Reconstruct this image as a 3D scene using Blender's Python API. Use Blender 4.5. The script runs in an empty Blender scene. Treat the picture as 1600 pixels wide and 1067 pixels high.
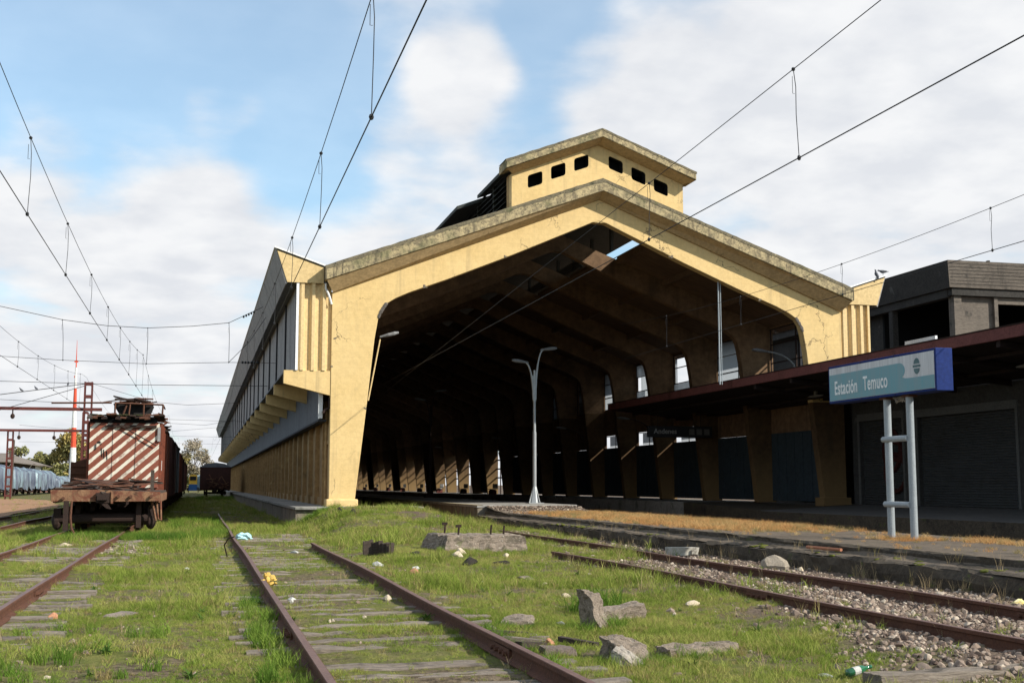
import bpy, math, random
import numpy as np
from mathutils import Vector, Matrix, noise as mn
from mathutils.geometry import tessellate_polygon

# ------------------------------------------------------------------ camera, sky, sun, exposure
S = bpy.context.scene
C = S.collection
R = math.radians
cam_d = bpy.data.cameras.new('camera'); cam = bpy.data.objects.new('camera', cam_d); C.objects.link(cam)
cam_d.sensor_width = 36; cam_d.lens = 43.2; cam_d.clip_end = 6000; cam_d.clip_start = 0.1
cam.location = (0, 0, 1.53)
cam.rotation_euler = (R(90 + 6.64), 0, -R(14.225))
S.camera = cam
SUN_AZ, SUN_EL = 50.0, 33.0      # sun behind the camera, 50 degrees to the right of the facade's normal
S.view_settings.view_transform = 'Standard'; S.view_settings.look = 'None'
S.view_settings.gamma = 1; S.view_settings.use_curve_mapping = False
S.view_settings.exposure = 0.50
az, el = R(SUN_AZ), R(SUN_EL)
to_sun = Vector((math.sin(az) * math.cos(el), -math.cos(az) * math.cos(el), math.sin(el)))
sun_d = bpy.data.lights.new('sun', 'SUN'); sun = bpy.data.objects.new('sun', sun_d); C.objects.link(sun)
sun_d.energy = 4.6; sun_d.angle = R(0.5); sun_d.color = (1.0, 0.95, 0.86)
sun.rotation_euler = to_sun.to_track_quat('Z', 'Y').to_euler()

def N(nt, t, **kw):
    n = nt.nodes.new(t)
    for k, v in kw.items():
        if k == 'inp':
            for a, b in v.items(): n.inputs[a].default_value = b
        else: setattr(n, k, v)
    return n

def build_world():
    w = bpy.data.worlds.new('World'); S.world = w; w.use_nodes = True
    nt = w.node_tree; nt.nodes.clear(); L = nt.links.new
    out = N(nt, 'ShaderNodeOutputWorld'); bg = N(nt, 'ShaderNodeBackground', inp={'Strength': 0.15})
    L(bg.outputs[0], out.inputs[0])
    sky = N(nt, 'ShaderNodeTexSky', sky_type='NISHITA', sun_disc=False)
    sky.sun_elevation = el; sky.sun_rotation = math.atan2(to_sun.x, to_sun.y)
    sky.air_density = 1.0; sky.dust_density = 0.6; sky.ozone_density = 1.3
    tc = N(nt, 'ShaderNodeTexCoord')
    nrm = N(nt, 'ShaderNodeVectorMath', operation='NORMALIZE'); L(tc.outputs['Generated'], nrm.inputs[0])
    sep = N(nt, 'ShaderNodeSeparateXYZ'); L(nrm.outputs[0], sep.inputs[0])
    # cloud layer: noise on a dome-like projection so that clouds flatten towards the horizon
    zz = N(nt, 'ShaderNodeMath', operation='MAXIMUM', inp={1: 0.0}); L(sep.outputs[2], zz.inputs[0])
    za = N(nt, 'ShaderNodeMath', operation='ADD', inp={1: 0.22}); L(zz.outputs[0], za.inputs[0])
    dv = N(nt, 'ShaderNodeVectorMath', operation='DIVIDE'); L(nrm.outputs[0], dv.inputs[0])
    cb = N(nt, 'ShaderNodeCombineXYZ')
    for i in range(3): L(za.outputs[0], cb.inputs[i])
    L(cb.outputs[0], dv.inputs[1])
    n1 = N(nt, 'ShaderNodeTexNoise', inp={'Scale': 2.1, 'Detail': 7.0, 'Roughness': 0.52, 'Distortion': 0.25}); L(dv.outputs[0], n1.inputs['Vector'])
    n2 = N(nt, 'ShaderNodeTexNoise', inp={'Scale': 7.5, 'Detail': 6.0, 'Roughness': 0.5}); L(dv.outputs[0], n2.inputs['Vector'])
    def add(a, b):
        m = N(nt, 'ShaderNodeMath', operation='ADD'); L(a, m.inputs[0])
        if isinstance(b, (int, float)): m.inputs[1].default_value = b
        else: L(b, m.inputs[1])
        return m.outputs[0]
    def mul(a, b):
        m = N(nt, 'ShaderNodeMath', operation='MULTIPLY'); L(a, m.inputs[0]); m.inputs[1].default_value = b
        return m.outputs[0]
    field = add(n1.outputs[0], mul(n2.outputs[0], 0.34))
    # the cloud banks and the clear patches seen in the photograph, as soft areas of the sky dome
    for (d, r0, r1, wgt) in CLOUDS:
        dt = N(nt, 'ShaderNodeVectorMath', operation='DOT_PRODUCT'); L(nrm.outputs[0], dt.inputs[0]); dt.inputs[1].default_value = d
        mr = N(nt, 'ShaderNodeMapRange', interpolation_type='SMOOTHERSTEP', inp={'From Min': math.cos(R(r1)), 'From Max': math.cos(R(r0)), 'To Min': 0.0, 'To Max': wgt})
        L(dt.outputs['Value'], mr.inputs['Value'])
        field = add(field, mr.outputs[0])
    hz = N(nt, 'ShaderNodeMapRange', inp={'From Min': 0.0, 'From Max': 0.24, 'To Min': 0.26, 'To Max': 0.0}); L(sep.outputs[2], hz.inputs['Value'])
    field = add(field, hz.outputs[0])
    mask = N(nt, 'ShaderNodeMapRange', interpolation_type='SMOOTHSTEP', inp={'From Min': 0.55, 'From Max': 0.92, 'To Min': 0.33, 'To Max': 1.0}); L(field, mask.inputs['Value'])
    # clouds: bright with greyer bellies
    shade = N(nt, 'ShaderNodeMapRange', inp={'From Min': 0.35, 'From Max': 0.65, 'To Min': 0.0, 'To Max': 1.0}); L(n2.outputs[0], shade.inputs['Value'])
    cc = N(nt, 'ShaderNodeMix', data_type='RGBA'); L(shade.outputs[0], cc.inputs[0])
    cc.inputs[6].default_value = (3.62, 3.74, 3.96, 1); cc.inputs[7].default_value = (4.35, 4.40, 4.48, 1)
    tint = N(nt, 'ShaderNodeMix', data_type='RGBA', blend_type='MULTIPLY', inp={0: 1.0}); L(sky.outputs[0], tint.inputs[6]); tint.inputs[7].default_value = SKY_TINT
    mx = N(nt, 'ShaderNodeMix', data_type='RGBA'); L(mask.outputs[0], mx.inputs[0]); L(tint.outputs[2], mx.inputs[6]); L(cc.outputs[2], mx.inputs[7])
    L(mx.outputs[2], bg.inputs[0])
SKY_TINT = (.66, .94, .97, 1)
def sky_dir(u, v):                 # direction of a point of the sky, for placing the cloud banks
    p, yw = R(6.64), R(14.225)
    fw = Vector((math.sin(yw) * math.cos(p), math.cos(yw) * math.cos(p), math.sin(p))); r = Vector((math.cos(yw), -math.sin(yw), 0)); up = r.cross(fw)
    return tuple((fw * 1920 + r * (u - 800) - up * (v - 533.5)).normalized())
CLOUDS = [(sky_dir(u, v), a, b, w) for u, v, a, b, w in (
    (170, 310, 2, 7, .20), (50, 250, .5, 3, .12), (250, 250, .5, 3, .10), (330, 380, 1, 5, .12), (350, 160, .3, 2.6, .24), (720, 120, .8, 3.4, .24), (640, 100, .3, 2.0, .08), (680, 330, 1, 7, .10),
    (980, 130, 1, 4.5, .16), (1120, 90, 1, 4.5, .14), (1290, 190, 2, 6, .16), (1450, 250, 4, 14, .21), (1300, 60, 1, 6, .12), (1540, 120, 2, 9, .14), (1000, 30, 1, 4, .08),
    (150, 520, 3, 10, .10), (130, 90, 3, 9, -.30), (480, 90, 1, 6, -.20), (880, 50, 1, 3.5, -.14), (480, 280, 1, 4, -.16), (300, 30, 2, 8, -.16), (820, 210, .4, 3, -.12), (1350, 60, .3, 2, -.12))]
build_world()

# ------------------------------------------------------------------ mesh helpers
rnd = random.Random(7)
def wloc(o):
    v = Vector((0, 0, 0))
    while o: v += o.location; o = o.parent
    return v

class MB:
    def __init__(s): s.v = []; s.f = []; s.mi = []; s.m = 0
    def add(s, vs, fs):
        b = len(s.v); s.v += [tuple(p) for p in vs]
        s.f += [tuple(b + i for i in f) for f in fs]; s.mi += [s.m] * len(fs)
    def box(s, x0, x1, y0, y1, z0, z1, M=None, jit=0):
        p = [(x, y, z) for z in (z0, z1) for y in (y0, y1) for x in (x0, x1)]
        if jit: p = [tuple(c + rnd.uniform(-jit, jit) for c in q) for q in p]
        if M is not None: p = [tuple(M @ Vector(q)) for q in p]
        s.add(p, [(0, 2, 3, 1), (4, 5, 7, 6), (0, 1, 5, 4), (2, 6, 7, 3), (0, 4, 6, 2), (1, 3, 7, 5)])
    def prism(s, poly, a, b, axis='Y', holes=()):
        # poly: 2-D outline; axis 'Y': (x,z) between y=a,b ; 'X': (y,z) between x=a,b ; 'Z': (x,y) between z=a,b
        def P(q, t): return (q[0], t, q[1]) if axis == 'Y' else ((t, q[0], q[1]) if axis == 'X' else (q[0], q[1], t))
        loops = [list(poly)] + [list(h) for h in holes]
        flat = [q for l in loops for q in l]; n = len(flat)
        tris = tessellate_polygon([[Vector((q[0], q[1], 0)) for q in l] for l in loops])
        vs = [P(q, a) for q in flat] + [P(q, b) for q in flat]
        fs = []
        for t in tris: fs.append(tuple(t)); fs.append(tuple(n + i for i in reversed(t)))
        k = 0
        for l in loops:
            m = len(l)
            for i in range(m):
                j = (i + 1) % m; fs.append((k + i, k + j, n + k + j, n + k + i))
            k += m
        s.add(vs, fs)
    def tube(s, pts, r, n=8, cap=True):
        pts = [Vector(p) for p in pts]; rs = r if isinstance(r, (list, tuple)) else [r] * len(pts)
        rings = []; up = None
        for i, p in enumerate(pts):
            d = (pts[min(i + 1, len(pts) - 1)] - pts[max(i - 1, 0)]).normalized()
            if up is None: up = Vector((0, 0, 1)) if abs(d.z) < .9 else Vector((1, 0, 0))
            a = d.cross(up).normalized(); bb = a.cross(d).normalized(); up = bb
            rings.append([p + (a * math.cos(2 * math.pi * k / n) + bb * math.sin(2 * math.pi * k / n)) * rs[i] for k in range(n)])
        vs = [q for ring in rings for q in ring]; fs = []
        for i in range(len(pts) - 1):
            for k in range(n):
                fs.append((i * n + k, i * n + (k + 1) % n, (i + 1) * n + (k + 1) % n, (i + 1) * n + k))
        if cap:
            fs.append(tuple(range(n))[::-1]); fs.append(tuple((len(pts) - 1) * n + k for k in range(n)))
        s.add(vs, fs)
    def loft(s, rings, closed=False, caps=False):
        n = len(rings[0]); vs = [q for r in rings for q in r]; fs = []
        for i in range(len(rings) - 1):
            for k in range(n if closed else n - 1):
                fs.append((i * n + k, i * n + (k + 1) % n, (i + 1) * n + (k + 1) % n, (i + 1) * n + k))
        if caps: fs.append(tuple(range(n))[::-1]); fs.append(tuple((len(rings) - 1) * n + k for k in range(n)))
        s.add(vs, fs)
    def ell(s, c, r, n=8, m=6, M=None):
        vs = []; fs = []
        for i in range(m + 1):
            t = math.pi * i / m
            for k in range(n):
                q = Vector((r[0] * math.sin(t) * math.cos(2 * math.pi * k / n), r[1] * math.sin(t) * math.sin(2 * math.pi * k / n), r[2] * math.cos(t)))
                if M is not None: q = M @ q
                vs.append(Vector(c) + q)
        for i in range(m):
            for k in range(n): fs.append((i * n + k, (i + 1) * n + k, (i + 1) * n + (k + 1) % n, i * n + (k + 1) % n))
        s.add(vs, fs)
    def build(s, name, mat, parent=None, base=None, smooth=False, weld=False, **props):
        me = bpy.data.meshes.new(name)
        off = wloc(parent) if parent else (Vector(base) if base is not None else Vector((0, 0, 0)))
        v = np.array(s.v, dtype=float) - np.array(off)
        me.from_pydata(v.tolist(), [], s.f)
        for m_ in (mat if isinstance(mat, (list, tuple)) else [mat]): me.materials.append(m_)
        if any(s.mi): me.polygons.foreach_set('material_index', s.mi)
        if smooth: me.polygons.foreach_set('use_smooth', [True] * len(s.f))
        o = bpy.data.objects.new(name, me); C.objects.link(o)
        if parent: o.parent = parent
        else: o.location = off
        for k, q in props.items(): o[k] = q
        # face directions made consistent
        import bmesh
        bm = bmesh.new(); bm.from_mesh(me)
        if weld: bmesh.ops.remove_doubles(bm, verts=bm.verts, dist=1e-4)
        bmesh.ops.recalc_face_normals(bm, faces=bm.faces); bm.to_mesh(me); bm.free()
        if smooth: me.polygons.foreach_set('use_smooth', [True] * len(me.polygons))
        return o

def thing(name, label, cat, loc=(0, 0, 0), group=None):
    o = bpy.data.objects.new(name, None); C.objects.link(o); o.location = loc; o.empty_display_size = .2
    o['label'] = label; o['category'] = cat
    if group: o['group'] = group
    return o
def tag(o, label, cat, group=None):
    o['label'] = label; o['category'] = cat
    if group: o['group'] = group
    return o
def again(o, name=None, parent=None, d=(0, 0, 0), rot=None, scale=None):      # another piece with the same mesh
    c = o.copy(); C.objects.link(c); c.parent = parent if parent else o.parent
    c.location = o.location + Vector(d)
    if rot is not None: c.rotation_euler = rot
    if scale is not None: c.scale = scale
    if name: c.name = name
    return c
def dup(root, loc, label, rz=None):
    r = root.copy(); C.objects.link(r); r.location = loc; r['label'] = label
    if rz is not None: r.rotation_euler = (0, 0, rz)
    for ch in list(root.children):
        c = ch.copy(); C.objects.link(c); c.parent = r
        for g in ch.children:
            d = g.copy(); C.objects.link(d); d.parent = c
    return r
def bevel(o, w, seg=2):
    m = o.modifiers.new('bevel', 'BEVEL'); m.width = w; m.segments = seg; m.limit_method = 'ANGLE'; m.angle_limit = R(35)
    return o

# ------------------------------------------------------------------ materials
def pmat(name, c, c2=None, scale=3., rough=.9, metal=0., bump=.3, bscale=None, streak=0., streak_c=(.03, .03, .025), stain=None, lines=None, line_amt=.4, streak_f=(1, 1, .07), cracks=0., spec=.25, stretch=(1, 1, 1), grime=None, fine=.55):
    """procedural surface: two-tone noise, fine grain, rain streaks, stains, board marks, cracks"""
    m = bpy.data.materials.new(name); m.use_nodes = True; nt = m.node_tree; L = nt.links.new
    b = nt.nodes['Principled BSDF']; b.inputs['Roughness'].default_value = rough; b.inputs['Metallic'].default_value = metal
    b.inputs['Specular IOR Level'].default_value = spec
    geo = N(nt, 'ShaderNodeNewGeometry'); pos = geo.outputs['Position']
    def mp(sc):
        q = N(nt, 'ShaderNodeMapping'); q.inputs['Scale'].default_value = sc; L(pos, q.inputs[0]); return q.outputs[0]
    def nz(sc, det=5, ro=.6, vec=None, dist=0):
        q = N(nt, 'ShaderNodeTexNoise', inp={'Scale': sc, 'Detail': det, 'Roughness': ro, 'Distortion': dist}); L(vec if vec else pos, q.inputs['Vector']); return q.outputs[0]
    def rng(o, a, bb, lo=0., hi=1.):
        q = N(nt, 'ShaderNodeMapRange', interpolation_type='SMOOTHSTEP', inp={'From Min': a, 'From Max': bb, 'To Min': lo, 'To Max': hi}); L(o, q.inputs['Value']); return q.outputs[0]
    def mix(f, a, bb, bt='MIX'):
        q = N(nt, 'ShaderNodeMix', data_type='RGBA', blend_type=bt)
        if isinstance(f, float): q.inputs[0].default_value = f
        else: L(f, q.inputs[0])
        for i, x in ((6, a), (7, bb)):
            if isinstance(x, tuple): q.inputs[i].default_value = (*x[:3], 1)
            else: L(x, q.inputs[i])
        return q.outputs[2]
    def mulv(a, bb):
        q = N(nt, 'ShaderNodeMath', operation='MULTIPLY'); L(a, q.inputs[0])
        if isinstance(bb, float): q.inputs[1].default_value = bb
        else: L(bb, q.inputs[1])
        return q.outputs[0]
    c2 = c2 or tuple(x * .7 for x in c)
    vec = mp(stretch) if stretch != (1, 1, 1) else None
    col = mix(rng(nz(scale, 6, .62, vec), .33, .67), c, c2)
    col = mix(fine, col, mix(rng(nz(scale * 9, 4, .7, vec), .3, .7), tuple(x * 1.18 for x in c), tuple(x * .8 for x in c2)))
    h = nz(bscale or scale * 14, 5, .7, vec)
    if streak:
        s1 = nz(2.2, 5, .6, mp(streak_f)); s2 = nz(.6, 3, .5)
        col = mix(mulv(rng(s1, .5, .72, 0, streak), rng(s2, .35, .6)), col, streak_c)
    if stain:
        for (sc_c, sc_s, lo, hi, amt) in stain:
            col = mix(rng(nz(sc_s, 7, .65, None, .4), lo, hi, 0, amt), col, sc_c)
    if lines:          # formwork boards: fine joints at the given spacing along z
        sx = N(nt, 'ShaderNodeSeparateXYZ'); L(pos, sx.inputs[0])
        w = N(nt, 'ShaderNodeMath', operation='ADD'); L(mulv(sx.outputs[2], 1. / lines), w.inputs[0]); L(mulv(nz(.8, 2), .12), w.inputs[1])
        fr = N(nt, 'ShaderNodeMath', operation='FRACT'); L(w.outputs[0], fr.inputs[0])
        ln = rng(fr.outputs[0], 0., .09, 1., 0.)
        col = mix(mulv(ln, line_amt), col, tuple(x * .35 for x in c2))
    if cracks:
        v = N(nt, 'ShaderNodeTexVoronoi', feature='DISTANCE_TO_EDGE', inp={'Scale': .55}); 
        dn = N(nt, 'ShaderNodeTexNoise', inp={'Scale': 2.5, 'Detail': 4}); L(pos, dn.inputs['Vector'])
        ad = N(nt, 'ShaderNodeVectorMath', operation='MULTIPLY_ADD'); L(dn.outputs['Color'], ad.inputs[0]); ad.inputs[1].default_value = (.9, .9, .9); L(pos, ad.inputs[2]); L(ad.outputs[0], v.inputs['Vector'])
        cr = mulv(rng(v.outputs['Distance'], 0., .014, 1., 0.), rng(nz(.45, 2), .5, .6, 0, cracks))
        col = mix(cr, col, (.06, .045, .03))
    if grime:          # dirt splashed up from the ground: (z0, z1, colour, amount)
        sx = N(nt, 'ShaderNodeSeparateXYZ'); L(pos, sx.inputs[0])
        zz = N(nt, 'ShaderNodeMath', operation='ADD'); L(sx.outputs[2], zz.inputs[0]); L(mulv(nz(2., 4), .8), zz.inputs[1])
        col = mix(rng(zz.outputs[0], grime[0] + .4, grime[1] + .4, grime[3], 0.), col, grime[2])
    L(col, b.inputs['Base Color'])
    if bump:
        bp = N(nt, 'ShaderNodeBump', inp={'Strength': bump, 'Distance': .02}); L(h, bp.inputs['Height']); L(bp.outputs[0], b.inputs['Normal'])
    return m

YEL, YEL2 = (.66, .475, .22), (.60, .425, .185)
m_yel = pmat('yellow_painted_concrete', YEL, YEL2, .7, .85, bump=.35, streak=.5, streak_c=(.36, .27, .14), cracks=.8, lines=.21, line_amt=.16, fine=.28, streak_f=(1.6, 1.6, .08),
             stain=[((.44, .34, .18), 1.1, .60, .76, .5), ((.10, .09, .06), 7., .71, .75, .6), ((.54, .40, .2), .45, .5, .7, .35)])
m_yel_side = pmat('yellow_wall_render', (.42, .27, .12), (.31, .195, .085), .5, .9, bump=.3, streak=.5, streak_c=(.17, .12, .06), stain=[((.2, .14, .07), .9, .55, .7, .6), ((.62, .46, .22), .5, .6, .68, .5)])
m_bevel = pmat('ochre_cornice_soffit', (.50, .35, .18), (.40, .28, .14), .8, .9, streak=.4, streak_c=(.16, .11, .06), lines=.09, stain=[((.12, .09, .05), 2.5, .64, .72, .6)])
m_cornice = pmat('mouldy_cornice', (.48, .38, .21), (.34, .28, .165), 1.4, .95, bump=.9, streak=.95, streak_c=(.06, .052, .038), streak_f=(3.2, 3.2, .5),
                 stain=[((.13, .105, .07), 4.5, .40, .66, .75), ((.05, .045, .036), 11., .50, .68, .7), ((.50, .39, .22), 5.4, .56, .74, .6), ((.09, .10, .045), .7, .52, .66, .55)])
m_corr = pmat('yellow_sheet_metal', (.68, .50, .25), (.62, .45, .22), 1.2, .6, bump=.05, streak=.2, streak_c=(.3, .2, .1))
m_gutter = pmat('yellow_gutter_board', (.62, .455, .225), (.58, .42, .2), .8, .8, bump=.1, streak=.15, streak_c=(.4, .28, .13))
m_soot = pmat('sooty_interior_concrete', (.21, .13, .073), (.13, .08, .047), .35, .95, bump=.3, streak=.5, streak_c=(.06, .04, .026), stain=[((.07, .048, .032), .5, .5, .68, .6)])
m_soot_shade_yel = pmat('dirty_shaded_yellow_leg', (.11, .066, .032), (.065, .04, .021), .5, .95, streak=.6, streak_c=(.05, .035, .02), grime=(.8, 3.6, (.24, .155, .065), .6))  # sooty inner legs; on the front leg this colour stands for shade
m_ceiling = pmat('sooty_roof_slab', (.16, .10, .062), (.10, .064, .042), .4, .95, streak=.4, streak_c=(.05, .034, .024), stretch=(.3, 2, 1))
m_grey = pmat('grey_fibre_panel', (.33, .31, .295), (.24, .23, .225), .8, .85, bump=.15, streak=.6, streak_c=(.09, .09, .095))
m_greyd = pmat('dark_grey_panel', (.15, .155, .165), (.11, .118, .13), .8, .8, bump=.1, streak=.5, streak_c=(.05, .05, .055))
m_rib = pmat('black_rib', (.03, .03, .035), None, 2, .8)
m_white = pmat('white_flashing', (.80, .79, .77), (.68, .67, .66), 2, .5, bump=.05, streak=.25, streak_c=(.35, .33, .3))
m_roof = pmat('dark_roof_sheet', (.055, .06, .055), (.035, .04, .035), 1, .9)
m_conc = pmat('platform_concrete', (.33, .31, .28), (.22, .21, .19), .8, .92, bump=.5, stain=[((.10, .095, .08), .9, .52, .68, .8), ((.05, .055, .04), 3., .62, .7, .6)])
m_edge = pmat('mossy_platform_edge', (.085, .066, .045), (.04, .032, .024), 1.4, .97, bump=1., stain=[((.08, .10, .02), 2.3, .6, .7, .8), ((.17, .15, .12), 5., .66, .72, .5), ((.015, .014, .012), 1.2, .55, .7, .7)])
m_old = pmat('weathered_platform_slab', (.155, .12, .086), (.09, .07, .052), 1.1, .95, bump=1., stain=[((.055, .05, .042), 1.3, .52, .66, .8), ((.22, .19, .12), 3., .6, .7, .5), ((.07, .08, .025), 2., .64, .72, .7)])
m_wallp = pmat('stained_kerb_panel', (.24, .20, .15), (.13, .11, .085), 1.6, .95, bump=.6, streak=.9, streak_c=(.02, .018, .014), stain=[((.24, .21, .17), 1.7, .6, .7, .6), ((.05, .055, .025), .8, .55, .7, .5)])
m_rust = pmat('rusty_steel', (.135, .058, .034), (.075, .036, .024), 4, .85, metal=.15, bump=.5, stain=[((.20, .095, .05), 9., .6, .7, .6)])
m_railtop = pmat('brown_rail_head', (.20, .115, .09), (.13, .07, .055), 3, .55, metal=.35, bump=.2, spec=.5)
m_rustdk = pmat('dark_rust', (.045, .026, .02), (.025, .017, .014), 3, .9, metal=.1, bump=.5)
m_oxide = pmat('red_oxide_paint', (.125, .034, .028), (.075, .024, .02), 2, .75, bump=.3, streak=.5, streak_c=(.04, .015, .012), stain=[((.24, .11, .06), 3., .66, .72, .6)])
m_maroon = pmat('maroon_canopy_fascia', (.17, .06, .052), (.10, .036, .032), 1.5, .8, bump=.2, streak=.6, streak_c=(.04, .018, .015), stain=[((.21, .10, .09), 3., .62, .7, .5)])
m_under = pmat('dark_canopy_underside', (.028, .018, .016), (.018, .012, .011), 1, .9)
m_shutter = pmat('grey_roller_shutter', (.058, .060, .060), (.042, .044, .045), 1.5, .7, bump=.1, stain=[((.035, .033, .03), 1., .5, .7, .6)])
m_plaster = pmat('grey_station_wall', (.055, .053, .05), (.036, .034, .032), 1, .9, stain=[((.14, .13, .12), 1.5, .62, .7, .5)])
m_hoard = pmat('blue_grey_hoarding', (.038, .055, .066), (.028, .04, .05), .8, .8, bump=.1, streak=.3, streak_c=(.02, .025, .03))
m_oldc = pmat('board_marked_concrete', (.165, .138, .112), (.10, .084, .07), 1.2, .95, bump=.6, lines=.24, streak=.6, streak_c=(.03, .028, .025), stain=[((.035, .033, .03), 1.1, .54, .68, .75)], stretch=(.4, .4, 2.2))
m_oldd = pmat('blackened_concrete', (.05, .045, .04), (.03, .028, .025), 1, .95, bump=.5, stain=[((.12, .115, .105), 1.3, .62, .7, .6)])
m_steel = pmat('galvanised_steel', (.38, .40, .405), (.29, .305, .31), 5, .5, metal=.35, bump=.15, streak=.3, streak_c=(.25, .25, .25), spec=.5)
m_pipe = pmat('pale_grey_pole', (.31, .34, .355), (.25, .275, .29), 6, .45, metal=.1, bump=.1, stain=[((.25, .15, .1), 9., .7, .74, .7)], spec=.5)
m_wood = pmat('silvered_sleeper_wood', (.33, .275, .22), (.15, .12, .095), 2.2, .95, bump=1., stretch=(.35, 6, 6), stain=[((.07, .06, .05), 2.5, .52, .66, .8), ((.10, .12, .04), 3., .64, .7, .6)])
m_woodd = pmat('dark_old_wood', (.10, .075, .06), (.05, .038, .03), 2.2, .95, bump=1., stretch=(.35, 6, 6))
m_board = pmat('rusty_tan_beam', (.27, .15, .08), (.15, .075, .045), 3, .9, bump=.6, streak=.7, streak_c=(.07, .035, .022), streak_f=(3, 3, .6), stain=[((.13, .042, .025), 3., .46, .6, .85), ((.36, .26, .16), 5., .58, .68, .7), ((.04, .03, .02), 2., .6, .7, .7)])
m_cap = pmat('lichen_dark_coping', (.21, .175, .11), (.10, .087, .06), 3.5, .97, bump=1., stain=[((.34, .28, .16), 4.5, .56, .66, .8), ((.03, .03, .025), 6., .56, .66, .8), ((.10, .11, .04), 1.5, .56, .68, .6)])
m_redbr = pmat('red_brown_wagon', (.20, .055, .028), (.12, .038, .023), 1.8, .8, bump=.25, streak=.6, streak_c=(.04, .02, .015), stain=[((.22, .10, .05), 2.5, .62, .7, .5)])
m_dkwag = pmat('dark_brown_wagon', (.075, .030, .023), (.045, .021, .017), 1.8, .85, bump=.3, streak=.6, streak_c=(.015, .012, .01), stain=[((.12, .05, .03), 3., .6, .7, .6)])
m_bluewag = pmat('grey_blue_wagon', (.14, .17, .19), (.09, .105, .12), 1.5, .8, bump=.2, streak=.6, streak_c=(.08, .045, .03))
m_black = pmat('blackened_metal', (.02, .018, .017), None, 3, .9)
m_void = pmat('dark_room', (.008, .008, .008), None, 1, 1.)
m_stone = pmat('rough_concrete_lump', (.30, .24, .185), (.17, .135, .105), 7, .95, bump=1., bscale=60, stain=[((.09, .075, .055), 5., .50, .62, .8), ((.46, .41, .34), 14., .60, .68, .7), ((.05, .045, .035), 22., .60, .66, .7), ((.12, .13, .05), 3., .62, .7, .5)])
m_wire = pmat('overhead_wire', (.03, .03, .032), None, 2, .6, bump=0)
m_glass = bpy.data.materials.new('dusty_glass'); m_glass.use_nodes = True
_t = m_glass.node_tree; _t.nodes.clear(); _o = N(_t, 'ShaderNodeOutputMaterial'); _d = N(_t, 'ShaderNodeBsdfTranslucent', inp={'Color': (.45, .47, .49, 1)}); _e = N(_t, 'ShaderNodeBsdfTransparent', inp={'Color': (.8, .82, .84, 1)}); _m = N(_t, 'ShaderNodeMixShader', inp={0: .30})
_t.links.new(_d.outputs[0], _m.inputs[1]); _t.links.new(_e.outputs[0], _m.inputs[2]); _t.links.new(_m.outputs[0], _o.inputs[0])

# ------------------------------------------------------------------ the ground
def sm(x, a, b):
    t = np.clip((x - a) / (b - a), 0, 1); return t * t * (3 - 2 * t)
_pn = {}
def vnoise(x, y, f, seed):
    """smooth value noise, vectorised"""
    x = np.asarray(x, float) * f + 100.3 * seed; y = np.asarray(y, float) * f + 57.7 * seed
    if seed not in _pn: _pn[seed] = np.random.RandomState(seed).rand(256, 256)
    T = _pn[seed]; xi = np.floor(x).astype(int); yi = np.floor(y).astype(int); fx = x - xi; fy = y - yi
    fx = fx * fx * (3 - 2 * fx); fy = fy * fy * (3 - 2 * fy)
    g = lambda a, b: T[a % 256, b % 256]
    return (g(xi, yi) * (1 - fx) + g(xi + 1, yi) * fx) * (1 - fy) + (g(xi, yi + 1) * (1 - fx) + g(xi + 1, yi + 1) * fx) * fy
def gz(x, y):
    x = np.asarray(x, float); y = np.asarray(y, float)
    z = .05 * (vnoise(x, y, .35, 1) - .5) + .035 * (vnoise(x, y, 1.3, 2) - .5) + .012 * (vnoise(x, y, 5, 3) - .5)
    m = sm(x, 3.3, 4.7) * (1 - sm(x, 6.9, 9.7)) * sm(y, 29, 44) * (1 - sm(y, 47.3, 49.5))
    m2 = .10 * sm(x, 6., 8) * (1 - sm(x, 9.8, 10.8)) * sm(y, 34, 37) * (1 - sm(y, 50, 56))
    z = z * np.clip(1 - .0 * m, 0, 1) + .60 * m * (.85 + .3 * vnoise(x, y, .5, 4)) + m2
    z = z + .14 * sm(x, 2.9, 4.2) * (1 - sm(x, 5.6, 7)) * sm(y, 18, 26) * (1 - sm(y, 40, 48))
    # soil and moss lying over the sleepers of the middle track
    tk = sm(x, .2, .6) * (1 - sm(x, 3.0, 3.4)) * (1 - sm(y, 36, 40)); z = z + tk * (.040 + .055 * (vnoise(x * .35, y, 2.4, 61) - .5) + .03 * (vnoise(x, y, 1.1, 62) - .5))
    tk1 = sm(x, -4.4, -4.1) * (1 - sm(x, -1.5, -1.2)) * (1 - sm(y, 35, 37)); z = z + tk1 * (.045 + .06 * (vnoise(x * .4, y, 2.2, 63) - .5) + .03 * (vnoise(x, y, 1.1, 64) - .5))
    # ballast shoulder of the right track, shallow trough between the rails
    b = sm(x, 5.6, 6.6) * (1 - sm(x, 9.4, 10.6)) * (1 - sm(y, 30, 36))
    z = z * (1 - b) + b * (.07 + .03 * (vnoise(x, y, 3, 5) - .5) - .06 * sm(x, 9.3, 10.5))
    # cutting with the two sunken tracks between the platforms
    z = z - .35 * sm(x, 15.2, 15.9) * (1 - sm(x, 21.9, 22.6)) * sm(y, -60, -40)
    return z
def gzf(x, y): return float(gz(x, y))

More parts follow.
